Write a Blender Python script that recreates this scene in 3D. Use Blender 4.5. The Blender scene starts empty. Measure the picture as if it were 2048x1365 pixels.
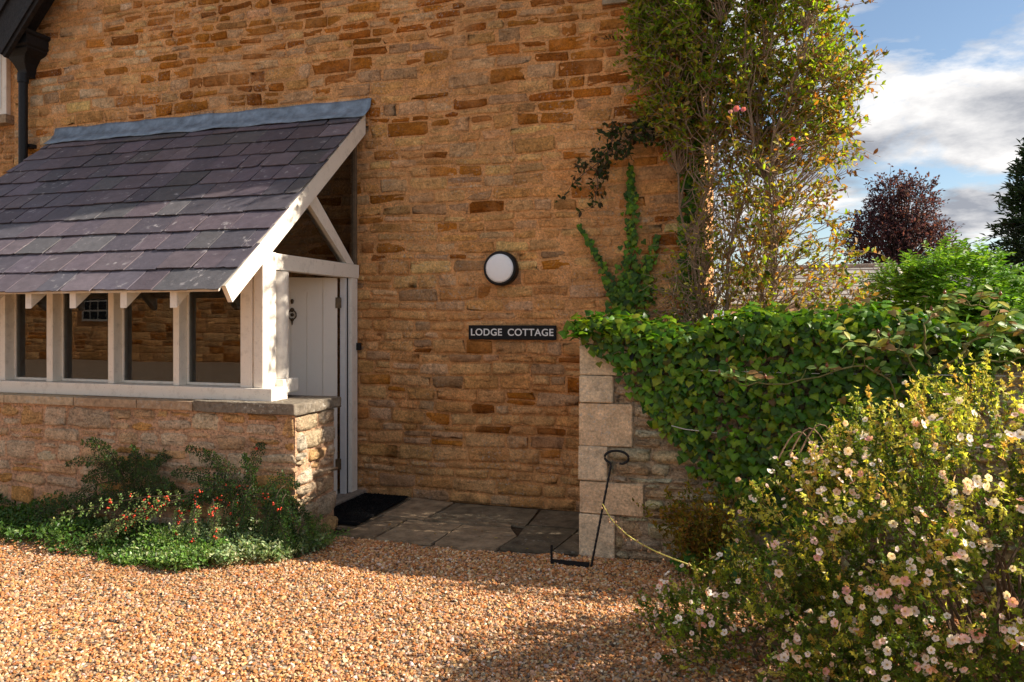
import bpy, bmesh, math, random
import numpy as np
from mathutils import Vector, Matrix

R = math.radians
SC = bpy.context.scene
COL = SC.collection
rng = np.random.RandomState(7)

# ------------------------------------------------------------------ camera
CAM_Y, EYE, F_PX, YAW = -6.5, 1.69, 1505.0, R(16.9)
cd = bpy.data.cameras.new('camera')
cam = bpy.data.objects.new('camera', cd)
COL.objects.link(cam)
cam.location = (0, CAM_Y, EYE)
cam.rotation_euler = (R(90), 0, YAW)
cd.sensor_width = 36.0
cd.lens = F_PX / 2048.0 * 36.0
cd.shift_y = -(682.5 - 640.0) / 2048.0
cd.clip_end = 2000
SC.camera = cam

# ------------------------------------------------------------------ world, sun, exposure
SUN_EL, SUN_TH = R(33.0), R(12.8)          # theta: turned from +x towards +y
w = bpy.data.worlds.new('World')
SC.world = w
w.use_nodes = True
nt = w.node_tree
nt.nodes.clear()


def NN(nt, typ, **kw):
    n = nt.nodes.new(typ)
    for k, v in kw.items():
        if k.startswith('i_'):
            n.inputs[k[2:].replace('_', ' ')].default_value = v
        else:
            setattr(n, k, v)
    return n


out = NN(nt, 'ShaderNodeOutputWorld')
sky = NN(nt, 'ShaderNodeTexSky', sky_type='NISHITA', sun_disc=False)
sky.sun_elevation = SUN_EL
sky.sun_rotation = R(90) - SUN_TH
sky.air_density = 1.0
sky.dust_density = 0.3
bg1 = NN(nt, 'ShaderNodeBackground')
bg1.inputs['Strength'].default_value = 0.060
nt.links.new(sky.outputs[0], bg1.inputs['Color'])
tc = NN(nt, 'ShaderNodeTexCoord')
sep = NN(nt, 'ShaderNodeSeparateXYZ')
nt.links.new(tc.outputs['Generated'], sep.inputs[0])
mz = NN(nt, 'ShaderNodeMath', operation='MAXIMUM')
nt.links.new(sep.outputs['Z'], mz.inputs[0]); mz.inputs[1].default_value = 0.0
az = NN(nt, 'ShaderNodeMath', operation='ADD')
nt.links.new(mz.outputs[0], az.inputs[0]); az.inputs[1].default_value = 0.22
dx = NN(nt, 'ShaderNodeMath', operation='DIVIDE')
dy = NN(nt, 'ShaderNodeMath', operation='DIVIDE')
nt.links.new(sep.outputs['X'], dx.inputs[0]); nt.links.new(az.outputs[0], dx.inputs[1])
nt.links.new(sep.outputs['Y'], dy.inputs[0]); nt.links.new(az.outputs[0], dy.inputs[1])
cmb = NN(nt, 'ShaderNodeCombineXYZ')
nt.links.new(dx.outputs[0], cmb.inputs[0]); nt.links.new(dy.outputs[0], cmb.inputs[1])
cmb.inputs[2].default_value = 3.4
cmap = NN(nt, 'ShaderNodeMapping')
cmap.inputs['Scale'].default_value = (1.0, 1.0, 1.0)
cmap.inputs['Rotation'].default_value = (0, 0, R(38))
cmap.inputs['Location'].default_value = (8.0, 2.5, 0)
nt.links.new(cmb.outputs[0], cmap.inputs[0])
n1 = NN(nt, 'ShaderNodeTexNoise')
n1.inputs['Scale'].default_value = 2.1; n1.inputs['Detail'].default_value = 9; n1.inputs['Roughness'].default_value = 0.58; n1.inputs['Distortion'].default_value = 0.35
nt.links.new(cmap.outputs[0], n1.inputs['Vector'])
r1 = NN(nt, 'ShaderNodeValToRGB')
r1.color_ramp.elements[0].position = 0.43; r1.color_ramp.elements[0].color = (0, 0, 0, 1)
r1.color_ramp.elements[1].position = 0.56; r1.color_ramp.elements[1].color = (1, 1, 1, 1)
nt.links.new(n1.outputs[0], r1.inputs[0])
n2 = NN(nt, 'ShaderNodeTexNoise')
n2.inputs['Scale'].default_value = 2.6; n2.inputs['Detail'].default_value = 7; n2.inputs['Roughness'].default_value = 0.58
nt.links.new(cmap.outputs[0], n2.inputs['Vector'])
r2 = NN(nt, 'ShaderNodeValToRGB')
r2.color_ramp.elements[0].position = 0.38; r2.color_ramp.elements[0].color = (1.0, 0.975, 0.95, 1)
r2.color_ramp.elements[1].position = 0.62; r2.color_ramp.elements[1].color = (0.34, 0.36, 0.41, 1)
nt.links.new(n2.outputs[0], r2.inputs[0])
bg2 = NN(nt, 'ShaderNodeBackground')
bg2.inputs['Strength'].default_value = 0.46
nt.links.new(r2.outputs[0], bg2.inputs['Color'])
mx = NN(nt, 'ShaderNodeMixShader')
nt.links.new(r1.outputs[0], mx.inputs[0])
nt.links.new(bg1.outputs[0], mx.inputs[1]); nt.links.new(bg2.outputs[0], mx.inputs[2])
nt.links.new(mx.outputs[0], out.inputs[0])

sd = bpy.data.lights.new('sun', 'SUN')
sd.energy = 4.1
sd.angle = R(0.5)
sd.color = (1.0, 0.90, 0.76)
sun = bpy.data.objects.new('sun', sd)
COL.objects.link(sun)
SDIR = Vector((math.cos(SUN_EL) * math.cos(SUN_TH), math.cos(SUN_EL) * math.sin(SUN_TH), math.sin(SUN_EL)))
sun.rotation_euler = SDIR.to_track_quat('Z', 'Y').to_euler()
sun.location = (20, 8, 20)

vs = SC.view_settings
vs.view_transform = 'Standard'; vs.look = 'None'; vs.gamma = 1.0; vs.use_curve_mapping = False
vs.exposure = 1.32
SC.cycles.max_bounces = 8
SC.cycles.transparent_max_bounces = 16
SC.cycles.caustics_reflective = False
SC.cycles.caustics_refractive = False

# ------------------------------------------------------------------ materials


def new_mat(name):
    m = bpy.data.materials.new(name)
    m.use_nodes = True
    m.node_tree.nodes.clear()
    return m, m.node_tree


def ramp(nt, src, stops):
    r = NN(nt, 'ShaderNodeValToRGB')
    e = r.color_ramp.elements
    while len(e) < len(stops):
        e.new(0.5)
    for el, (p, c) in zip(e, stops):
        el.position = p
        el.color = (c, c, c, 1) if not isinstance(c, tuple) else (*c, 1)
    nt.links.new(src, r.inputs[0])
    return r.outputs[0]


def noise(nt, vec, scale, detail=5, rough=0.55, dist=0.0):
    n = NN(nt, 'ShaderNodeTexNoise')
    n.inputs['Scale'].default_value = scale; n.inputs['Detail'].default_value = detail
    n.inputs['Roughness'].default_value = rough; n.inputs['Distortion'].default_value = dist
    nt.links.new(vec, n.inputs['Vector'])
    return n.outputs[0]


def mixc(nt, fac, a, b, mode='MIX'):
    m = NN(nt, 'ShaderNodeMix', data_type='RGBA', blend_type=mode)
    if isinstance(fac, float):
        m.inputs[0].default_value = fac
    else:
        nt.links.new(fac, m.inputs[0])
    for s, i in ((a, 6), (b, 7)):
        if isinstance(s, tuple):
            m.inputs[i].default_value = (*s, 1)
        else:
            nt.links.new(s, m.inputs[i])
    return m.outputs[2]


def mathn(nt, op, a, b):
    m = NN(nt, 'ShaderNodeMath', operation=op)
    for s, i in ((a, 0), (b, 1)):
        if isinstance(s, (int, float)):
            m.inputs[i].default_value = s
        else:
            nt.links.new(s, m.inputs[i])
    return m.outputs[0]


def bump(nt, h, strength, dist):
    b = NN(nt, 'ShaderNodeBump')
    b.inputs['Strength'].default_value = strength
    b.inputs['Distance'].default_value = dist
    nt.links.new(h, b.inputs['Height'])
    return b.outputs[0]


def finish(nt, col, rough, nrm=None, spec=0.3, metallic=0.0):
    p = NN(nt, 'ShaderNodeBsdfPrincipled')
    if isinstance(col, tuple):
        p.inputs['Base Color'].default_value = (*col, 1)
    else:
        nt.links.new(col, p.inputs['Base Color'])
    if isinstance(rough, (int, float)):
        p.inputs['Roughness'].default_value = rough
    else:
        nt.links.new(rough, p.inputs['Roughness'])
    p.inputs['Specular IOR Level'].default_value = spec
    p.inputs['Metallic'].default_value = metallic
    if nrm is not None:
        nt.links.new(nrm, p.inputs['Normal'])
    o = NN(nt, 'ShaderNodeOutputMaterial')
    nt.links.new(p.outputs[0], o.inputs[0])
    return p


def geo_pos(nt):
    return NN(nt, 'ShaderNodeNewGeometry').outputs['Position']


def attr(nt, name='col', typ='GEOMETRY'):
    a = NN(nt, 'ShaderNodeAttribute', attribute_name=name, attribute_type=typ)
    return a.outputs['Color']


def mat_stone(name, mortar, lich=0.5, smear=0.6, grime=0.5, bscale=1.0, strat=0.50):
    m, nt = new_mat(name)
    pos = geo_pos(nt)
    base = attr(nt)
    v1 = ramp(nt, noise(nt, pos, 9, 6, 0.65), [(0.25, 0.62), (0.75, 1.35)])
    v2 = ramp(nt, noise(nt, pos, 55, 4, 0.7), [(0.3, 0.62), (0.7, 1.30)])
    c = mixc(nt, 1.0, mixc(nt, 1.0, base, v1, 'MULTIPLY'), v2, 'MULTIPLY')
    # mortar slurry smeared over the stones here and there
    sm = ramp(nt, noise(nt, pos, 1.5, 7, 0.66), [(0.46, 0.0), (0.66, smear)])
    c = mixc(nt, sm, c, mixc(nt, 1.0, v1, mortar, 'MULTIPLY'))
    # large soft staining
    st = ramp(nt, noise(nt, pos, 0.55, 4, 0.6), [(0.35, 0.80), (0.65, 1.12)])
    c = mixc(nt, 1.0, c, st, 'MULTIPLY')
    # dark grime specks
    g = mathn(nt, 'MULTIPLY', ramp(nt, noise(nt, pos, 26, 6, 0.75), [(0.50, 0.0), (0.66, grime)]),
              ramp(nt, noise(nt, pos, 1.9, 4, 0.6), [(0.44, 0.0), (0.6, 1.0)]))
    c = mixc(nt, g, c, (0.10, 0.085, 0.065))
    # pale lichen
    l = mathn(nt, 'MULTIPLY', ramp(nt, noise(nt, pos, 42, 5, 0.7), [(0.56, 0.0), (0.63, 1.0)]),
              ramp(nt, noise(nt, pos, 1.3, 5, 0.6, 0.4), [(0.48, 0.0), (0.62, lich)]))
    c = mixc(nt, l, c, (0.52, 0.48, 0.42))
    mp = NN(nt, 'ShaderNodeMapping'); mp.inputs['Scale'].default_value = (6.0, 6.0, 24.0)
    nt.links.new(pos, mp.inputs[0])
    strata = noise(nt, mp.outputs[0], 1.6, 7, 0.7, 0.6)
    cr = ramp(nt, strata, [(0.33, strat), (0.44, 1.0)])
    pit = ramp(nt, noise(nt, pos, 75, 5, 0.75), [(0.36, 0.2 + strat * .75), (0.46, 1.0)])
    cr = mathn(nt, 'MULTIPLY', cr, pit)
    c = mixc(nt, 1.0, c, cr, 'MULTIPLY')  # strata streaks and pits also paint crevice shade into the stone colour
    h = mathn(nt, 'ADD', mathn(nt, 'MULTIPLY', noise(nt, pos, 34, 8, 0.72), 1.0), mathn(nt, 'MULTIPLY', noise(nt, pos, 9, 4, 0.6), 1.3))
    h = mathn(nt, 'ADD', h, mathn(nt, 'MULTIPLY', cr, 0.5))
    h = mathn(nt, 'ADD', h, mathn(nt, 'MULTIPLY', noise(nt, pos, 140, 4, 0.7), 0.35))
    finish(nt, c, 0.93, bump(nt, h, 0.95, 0.022 * bscale), 0.12)
    return m


def mat_attr(name, rough=0.8, n_scale=20, var=0.25, bumpd=0.0, spec=0.3, spots=None, spot_scale=18, spot_th=0.62, metallic=0.0):
    m, nt = new_mat(name)
    pos = geo_pos(nt)
    v = ramp(nt, noise(nt, pos, n_scale, 6, 0.65), [(0.28, 1 - var), (0.72, 1 + var)])
    c = mixc(nt, 1.0, attr(nt), v, 'MULTIPLY')
    if spots:
        l = mathn(nt, 'MULTIPLY', ramp(nt, noise(nt, pos, spot_scale, 5, 0.62), [(spot_th, 0.0), (spot_th + 0.06, 0.75)]),
                  ramp(nt, noise(nt, pos, 2.3, 3, 0.5), [(0.42, 0.0), (0.6, 1.0)]))
        c = mixc(nt, l, c, spots)
    nr = bump(nt, noise(nt, pos, n_scale * 2.2, 6, 0.7), 0.7, bumpd) if bumpd else None
    finish(nt, c, rough, nr, spec, metallic)
    return m


def mat_leaf(name, transl=0.35, rough=0.45, spec=0.4):
    m, nt = new_mat(name)
    pos = geo_pos(nt)
    c = mixc(nt, 1.0, attr(nt), ramp(nt, noise(nt, pos, 40, 3, 0.6), [(0.3, 0.75), (0.7, 1.2)]), 'MULTIPLY')
    p = NN(nt, 'ShaderNodeBsdfPrincipled')
    p.inputs['Roughness'].default_value = rough
    p.inputs['Specular IOR Level'].default_value = spec
    nt.links.new(c, p.inputs['Base Color'])
    t = NN(nt, 'ShaderNodeBsdfTranslucent')
    c2 = mixc(nt, 1.0, c, (1.5, 1.45, 0.7), 'MULTIPLY')
    nt.links.new(c2, t.inputs['Color'])
    mxs = NN(nt, 'ShaderNodeMixShader')
    mxs.inputs[0].default_value = transl
    nt.links.new(p.outputs[0], mxs.inputs[1]); nt.links.new(t.outputs[0], mxs.inputs[2])
    o = NN(nt, 'ShaderNodeOutputMaterial')
    nt.links.new(mxs.outputs[0], o.inputs[0])
    return m


def mat_paint(name, col, rough=0.5, dirt=0.42):
    m, nt = new_mat(name)
    pos = geo_pos(nt)
    c = mixc(nt, ramp(nt, noise(nt, pos, 13, 7, 0.7), [(0.52, 0.0), (0.75, dirt)]), col, (0.33, 0.27, 0.2))
    c = mixc(nt, ramp(nt, noise(nt, pos, 70, 4, 0.7), [(0.645, 0.0), (0.70, dirt * 1.5)]), c, (0.16, 0.12, 0.09))
    finish(nt, c, rough, bump(nt, noise(nt, pos, 60, 4, 0.6), 0.25, 0.003), 0.35)
    return m


def mat_plain(name, col, rough=0.6, spec=0.4, n_scale=30, var=0.2, bumpd=0.002, metallic=0.0):
    m, nt = new_mat(name)
    pos = geo_pos(nt)
    v = ramp(nt, noise(nt, pos, n_scale, 6, 0.65), [(0.28, 1 - var), (0.72, 1 + var)])
    c = mixc(nt, 1.0, col, v, 'MULTIPLY')
    finish(nt, c, rough, bump(nt, noise(nt, pos, n_scale * 2, 5, 0.65), 0.5, bumpd), spec, metallic)
    return m


MORTAR = (0.79, 0.40, 0.165)
M = {}
M['stone'] = mat_stone('stone_rubble', MORTAR, lich=0.7, smear=0.6, grime=0.5, strat=0.6)
M['stone_pink'] = mat_stone('stone_low_wall', (0.72, 0.44, 0.27), lich=0.35, smear=0.55, grime=0.3)
M['stone_grey'] = mat_stone('stone_garden', (0.66, 0.50, 0.34), lich=0.8, smear=0.45, grime=0.7, bscale=1.5)
M['ashlar'] = mat_stone('stone_ashlar', (0.70, 0.56, 0.40), lich=0.75, smear=0.3, grime=0.5, bscale=0.7, strat=0.82)
M['coping'] = mat_attr('coping_stone', 0.92, 24, 0.42, 0.012, 0.15, spots=(0.45, 0.42, 0.36), spot_scale=30, spot_th=0.56)
M['slate'] = mat_attr('roof_slate', 0.52, 14, 0.24, 0.004, 0.45, spots=(0.36, 0.33, 0.33), spot_scale=15, spot_th=0.60)
M['lead'] = mat_plain('lead_flashing', (0.20, 0.25, 0.31), 0.5, 0.4, 9, 0.5, 0.012, 0.3)
M['white'] = mat_paint('white_paint', (0.84, 0.77, 0.67))
M['door'] = mat_paint('door_paint', (0.80, 0.71, 0.61), 0.4, 0.08)
M['pvc'] = mat_plain('white_plastic', (0.72, 0.71, 0.70), 0.4, 0.4, 20, 0.05, 0.0)
M['black'] = mat_plain('black_iron', (0.009, 0.009, 0.010), 0.5, 0.3, 35, 0.5, 0.008)
M['blackwood'] = mat_plain('black_timber', (0.016, 0.013, 0.012), 0.62, 0.3, 22, 0.7, 0.012)
M['brass'] = mat_plain('dark_brass', (0.10, 0.065, 0.035), 0.45, 0.5, 40, 0.4, 0.002, 0.6)
M['signblack'] = mat_plain('sign_board', (0.007, 0.008, 0.010), 0.6, 0.2, 40, 0.15, 0.001)
M['signwhite'] = mat_plain('sign_letters', (0.74, 0.74, 0.74), 0.6, 0.3, 40, 0.05, 0.0)
M['opal'] = mat_plain('opal_plastic', (0.82, 0.83, 0.86), 0.35, 0.5, 8, 0.03, 0.0)
M['mat'] = mat_plain('door_mat_rubber', (0.010, 0.010, 0.011), 0.95, 0.1, 120, 0.6, 0.012)
M['slab'] = mat_attr('paving_slab', 0.9, 9, 0.55, 0.02, 0.2, spots=(0.30, 0.28, 0.24), spot_scale=26, spot_th=0.6)
M['wood'] = mat_plain('old_timber', (0.16, 0.11, 0.07), 0.8, 0.2, 18, 0.3, 0.006)
M['bark'] = mat_attr('bark', 0.9, 45, 0.4, 0.01, 0.15)
M['leaf'] = mat_leaf('leaf')
M['leaf_thin'] = mat_leaf('leaf_thin', 0.55, 0.5, 0.25)
M['leaf_bush'] = mat_leaf('leaf_bush', 0.50, 0.42, 0.4)
M['ivy'] = mat_leaf('ivy_leaf', 0.30, 0.36, 0.28)
M['petal'] = mat_leaf('petal', 0.35, 0.7, 0.2)
M['berry'] = mat_attr('berry', 0.35, 30, 0.15, 0.0, 0.5)
M['soil'] = mat_plain('soil', (0.055, 0.038, 0.025), 0.95, 0.1, 20, 0.5, 0.03)
M['cream'] = mat_plain('cream_board', (0.62, 0.55, 0.42), 0.6, 0.3, 14, 0.12, 0.002)
M['galv'] = mat_plain('galvanised_wire', (0.6, 0.6, 0.58), 0.5, 0.5, 20, 0.2, 0.0, 0.2)


def mat_glass():
    m, nt = new_mat('window_glass')
    fr = NN(nt, 'ShaderNodeFresnel'); fr.inputs['IOR'].default_value = 1.9
    tr = NN(nt, 'ShaderNodeBsdfTransparent'); tr.inputs['Color'].default_value = (0.97, 0.98, 0.97, 1)
    gl = NN(nt, 'ShaderNodeBsdfGlossy'); gl.inputs['Roughness'].default_value = 0.012
    nb = bump(nt, noise(nt, geo_pos(nt), 2.2, 1, 0.5), 0.03, 0.02)
    nt.links.new(nb, gl.inputs['Normal'])
    mxs = NN(nt, 'ShaderNodeMixShader')
    nt.links.new(fr.outputs[0], mxs.inputs[0]); nt.links.new(tr.outputs[0], mxs.inputs[1]); nt.links.new(gl.outputs[0], mxs.inputs[2])
    o = NN(nt, 'ShaderNodeOutputMaterial')
    nt.links.new(mxs.outputs[0], o.inputs[0])
    return m


M['glass'] = mat_glass()


def mat_gravel_sheet():
    m, nt = new_mat('gravel_sheet')
    pos = geo_pos(nt)
    v = NN(nt, 'ShaderNodeTexVoronoi'); v.inputs['Scale'].default_value = 48
    nt.links.new(pos, v.inputs['Vector'])
    s = NN(nt, 'ShaderNodeSeparateColor'); nt.links.new(v.outputs['Color'], s.inputs[0])
    c = ramp(nt, s.outputs[0], [(0.0, (0.20, 0.10, 0.05)), (0.35, (0.36, 0.22, 0.12)), (0.7, (0.46, 0.33, 0.22)), (1.0, (0.55, 0.47, 0.38))])
    c = mixc(nt, 1.0, c, ramp(nt, v.outputs['Distance'], [(0.0, 1.1), (0.6, 0.55)]), 'MULTIPLY')
    finish(nt, c, 0.9, bump(nt, v.outputs['Distance'], -0.8, 0.012), 0.2)
    return m


def mat_pebble():
    m, nt = new_mat('pebble')
    c = attr(nt, 'col', 'INSTANCER')
    pos = geo_pos(nt)
    c = mixc(nt, 1.0, c, ramp(nt, noise(nt, pos, 130, 3, 0.6), [(0.3, 0.75), (0.7, 1.2)]), 'MULTIPLY')
    finish(nt, c, 0.72, None, 0.3)
    return m


M['gravel'] = mat_gravel_sheet()
M['pebble'] = mat_pebble()

# ------------------------------------------------------------------ builders
WL = {}          # object name -> world location (all parents are pure translations)


def props(o, label=None, cat=None, group=None, kind=None):
    if label: o['label'] = label
    if cat: o['category'] = cat
    if group: o['group'] = group
    if kind: o['kind'] = kind
    return o


def link(o, parent, wloc):
    COL.objects.link(o)
    if parent is not None:
        o.parent = parent
        o.matrix_parent_inverse = Matrix.Translation(-Vector(WL[parent.name]))
    WL[o.name] = Vector(wloc)
    return o


def empty(name, loc, label, cat, group=None):
    o = bpy.data.objects.new(name, None)
    o.empty_display_size = 0.2
    o.location = loc
    link(o, None, loc)
    return props(o, label, cat, group)


def obj_me(name, me, parent, wloc, mat=None, **pr):
    if mat is not None and not me.materials:
        me.materials.append(mat if not isinstance(mat, str) else M[mat])
    o = bpy.data.objects.new(name, me)
    o.location = wloc
    link(o, parent, wloc)
    return props(o, **pr)


def mesh_np(name, V, F, C=None, smooth=False):
    """V (n,3); F list of index arrays, each (m,3) or (m,4); C per-vertex colours."""
    me = bpy.data.meshes.new(name)
    V = np.asarray(V, np.float32)
    if not isinstance(F, list):
        F = [F]
    F = [np.asarray(f, np.int32) for f in F if len(f)]
    loops = np.concatenate([f.ravel() for f in F])
    tot = np.concatenate([np.full(len(f), f.shape[1], np.int32) for f in F])
    start = np.concatenate([[0], np.cumsum(tot)[:-1]]).astype(np.int32)
    me.vertices.add(len(V)); me.vertices.foreach_set('co', V.ravel())
    me.loops.add(len(loops)); me.loops.foreach_set('vertex_index', loops)
    me.polygons.add(len(tot)); me.polygons.foreach_set('loop_start', start); me.polygons.foreach_set('loop_total', tot)
    me.polygons.foreach_set('use_smooth', np.full(len(tot), smooth, bool))
    if C is not None:
        a = me.color_attributes.new('col', 'FLOAT_COLOR', 'POINT')
        C = np.asarray(C, np.float32)
        if C.ndim == 1:
            C = np.tile(C, (len(V), 1))
        a.data.foreach_set('color', np.concatenate([C[:, :3], np.ones((len(V), 1), np.float32)], 1).ravel())
    me.update(calc_edges=True)
    return me


class Soup:
    def __init__(s):
        s.V, s.T, s.Q, s.C, s.n = [], [], [], [], 0

    def add(s, V, F, C):
        V = np.asarray(V, float).reshape(-1, 3)
        F = np.asarray(F, int)
        if len(F):
            (s.T if F.shape[1] == 3 else s.Q).append(F + s.n)
        C = np.asarray(C, float)
        if C.ndim == 1:
            C = np.tile(C, (len(V), 1))
        s.V.append(V); s.C.append(C); s.n += len(V)

    def box(s, lo, hi, c=(.5, .5, .5), jit=0.0):
        lo, hi = np.minimum(lo, hi), np.maximum(lo, hi)
        V = np.array([[x, y, z] for z in (lo[2], hi[2]) for y in (lo[1], hi[1]) for x in (lo[0], hi[0])], float)
        if jit: V += rng.uniform(-jit, jit, V.shape)
        s.add(V, [[0, 2, 3, 1], [4, 5, 7, 6], [0, 1, 5, 4], [2, 6, 7, 3], [0, 4, 6, 2], [1, 3, 7, 5]], c)

    def tube(s, pts, rad, c=(.5, .5, .5), n=6, closed=False):
        pts = np.asarray(pts, float)
        k = len(pts)
        rad = np.broadcast_to(np.asarray(rad, float), (k,))
        d = np.gradient(pts, axis=0)
        if closed:
            d = np.roll(pts, -1, 0) - np.roll(pts, 1, 0)
        d /= np.linalg.norm(d, axis=1)[:, None] + 1e-9
        up = np.array([0.0, 0, 1.0]) if abs(d[:, 2]).mean() < 0.8 else np.array([0.31, 0.95, 0.0])
        a = np.cross(d, up); a /= np.linalg.norm(a, axis=1)[:, None] + 1e-9
        b = np.cross(a, d)
        th = np.arange(n) * 2 * math.pi / n
        V = pts[:, None] + rad[:, None, None] * (a[:, None] * np.cos(th)[None, :, None] + b[:, None] * np.sin(th)[None, :, None])
        F = []
        for i in range(k if closed else k - 1):
            j = (i + 1) % k
            for q in range(n):
                r = (q + 1) % n
                F.append([i * n + q, i * n + r, j * n + r, j * n + q])
        s.add(V.reshape(-1, 3), F, c)
        if not closed:
            for i, base in ((0, 0), (k - 1, (k - 1) * n)):
                V2 = np.vstack([V[i], pts[i:i + 1]])
                s.add(V2, [[n, (q + 1) % n, q] if i == 0 else [n, q, (q + 1) % n] for q in range(n)], c)

    def lathe(s, axis_o, axis_d, prof, c, n=24):
        """prof list of (radius, distance along the axis)"""
        d = np.asarray(axis_d, float); d /= np.linalg.norm(d)
        up = np.array([0, 0, 1.0]) if abs(d[2]) < .9 else np.array([1.0, 0, 0])
        a = np.cross(d, up); a /= np.linalg.norm(a); b = np.cross(a, d)
        th = np.arange(n) * 2 * math.pi / n
        V = np.array([np.asarray(axis_o) + d * h + r * (a * math.cos(t) + b * math.sin(t)) for r, h in prof for t in th])
        F = [[i * n + q, i * n + (q + 1) % n, (i + 1) * n + (q + 1) % n, (i + 1) * n + q] for i in range(len(prof) - 1) for q in range(n)]
        s.add(V, F, c)

    def build(s, name, mat, parent=None, smooth=False, at=None, **pr):
        V = np.concatenate(s.V); C = np.concatenate(s.C)
        c = (V.min(0) + V.max(0)) / 2 if at is None else np.asarray(at, float)
        if at is None: c[2] = V[:, 2].min()
        F = []
        if s.T: F.append(np.concatenate(s.T))
        if s.Q: F.append(np.concatenate(s.Q))
        me = mesh_np(name, V - c, F, C, smooth)
        return obj_me(name, me, parent, c, mat, **pr)


def block(name, mat, lo, hi, parent=None, bev=0.004, rot=None, c=(.6, .6, .6), **pr):
    """one bevelled box; rot = (axis, angle, pivot)"""
    bm = bmesh.new()
    bmesh.ops.create_cube(bm, size=1.0)
    lo, hi = Vector(lo), Vector(hi)
    for v in bm.verts:
        v.co = Vector([lo[i] + (v.co[i] + .5) * (hi[i] - lo[i]) for i in range(3)])
    if bev:
        bmesh.ops.bevel(bm, geom=bm.edges[:], offset=bev, segments=2, affect='EDGES', profile=0.6)
    if rot:
        bmesh.ops.rotate(bm, verts=bm.verts[:], cent=Vector(rot[2]), matrix=Matrix.Rotation(rot[1], 3, rot[0]))
    return bm_obj(name, bm, mat, parent, c, **pr)


def bm_obj(name, bm, mat, parent=None, c=(.6, .6, .6), smooth=False, **pr):
    bmesh.ops.recalc_face_normals(bm, faces=bm.faces[:])
    co = np.array([v.co[:] for v in bm.verts])
    ctr = (co.min(0) + co.max(0)) / 2; ctr[2] = co[:, 2].min()
    bmesh.ops.translate(bm, verts=bm.verts[:], vec=-Vector(ctr))
    me = bpy.data.meshes.new(name)
    bm.to_mesh(me); bm.free()
    a = me.color_attributes.new('col', 'FLOAT_COLOR', 'POINT')
    a.data.foreach_set('color', np.tile(np.array([*c, 1.0], np.float32), len(me.vertices)))
    if smooth:
        me.polygons.foreach_set('use_smooth', np.ones(len(me.polygons), bool))
    return obj_me(name, me, parent, ctr, mat, **pr)


def prism(name, mat, poly, axis, a0, a1, parent=None, c=(.6, .6, .6), bev=0.0, **pr):
    """extrude a 2-D polygon along axis ('x' poly=(y,z), 'y' poly=(x,z), 'z' poly=(x,y))"""
    bm = bmesh.new()
    mk = {'x': lambda p, t: (t, p[0], p[1]), 'y': lambda p, t: (p[0], t, p[1]), 'z': lambda p, t: (p[0], p[1], t)}[axis]
    A = [bm.verts.new(mk(p, a0)) for p in poly]
    B = [bm.verts.new(mk(p, a1)) for p in poly]
    n = len(poly)
    bm.faces.new(A); bm.faces.new(B[::-1])
    for i in range(n):
        bm.faces.new((A[i], B[i], B[(i + 1) % n], A[(i + 1) % n]))
    bmesh.ops.recalc_face_normals(bm, faces=bm.faces[:])
    if bev:
        bmesh.ops.bevel(bm, geom=bm.edges[:], offset=bev, segments=2, affect='EDGES', profile=0.6)
    return bm_obj(name, bm, mat, parent, c, **pr)


def unit(v):
    v = np.asarray(v, float)
    return v / (np.linalg.norm(v, axis=-1, keepdims=True) + 1e-9)


def rvec(n):
    return unit(rng.normal(size=(n, 3)))


def project(P):
    P = np.atleast_2d(P)
    x, y, z = P[:, 0], P[:, 1] - CAM_Y, P[:, 2] - EYE
    s, c = math.sin(YAW), math.cos(YAW)
    w_ = -x * s + y * c
    return 1024 + F_PX * (x * c + y * s) / w_, 640 - F_PX * z / w_


def vnoise(x, y, seed=0):
    """smooth value noise in about [-1, 1]"""
    r = np.random.RandomState(seed)
    o = 0
    for k in range(5):
        a, b, p = r.uniform(-1.6, 1.6), r.uniform(-1.6, 1.6), r.uniform(0, 6.28)
        o = o + np.sin(a * x + b * y + p)
    return o / 2.6


# ---- leaves
TPL = {
    'simple': (np.array([[0, 0, 0], [-.5, .45, .10], [0, 1, -.06], [.5, .45, .10]]), np.array([[0, 2, 1], [0, 3, 2]])),
    'oval': (np.array([[0, 0, 0], [-.42, .30, .08], [-.40, .68, .06], [0, 1, -.10], [.40, .68, .06], [.42, .30, .08], [0, .5, -.02]]),
             np.array([[6, 1, 0], [6, 2, 1], [6, 3, 2], [6, 4, 3], [6, 5, 4], [6, 0, 5]])),
    'ivy': (np.array([[0, .12, 0], [-.32, -.02, .02], [-.56, .22, -.05], [-.38, .52, .03], [0, 1.0, -.16], [.38, .52, .03], [.56, .22, -.05], [.32, -.02, .02], [0, .36, .09]]),
            np.array([[8, 1, 0], [8, 2, 1], [8, 3, 2], [8, 4, 3], [8, 5, 4], [8, 6, 5], [8, 7, 6], [8, 0, 7]])),
}


def leaves(soup, P, D, N, L, W, C, shape='simple'):
    T, F = TPL[shape]
    P, D, N = np.asarray(P, float), unit(D), np.asarray(N, float)
    n = len(P)
    S = unit(np.cross(D, N)); N = np.cross(S, D)
    L = np.broadcast_to(L, (n,)); W = np.broadcast_to(W, (n,))
    V = (P[:, None] + S[:, None] * (T[None, :, 0:1] * W[:, None, None]) + D[:, None] * (T[None, :, 1:2] * L[:, None, None])
         + N[:, None] * (T[None, :, 2:3] * L[:, None, None]))
    FF = (F[None] + (np.arange(n) * len(T))[:, None, None]).reshape(-1, 3)
    C = np.broadcast_to(np.asarray(C, float), (n, 3))
    soup.add(V.reshape(-1, 3), FF, np.repeat(C, len(T), 0))


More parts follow.
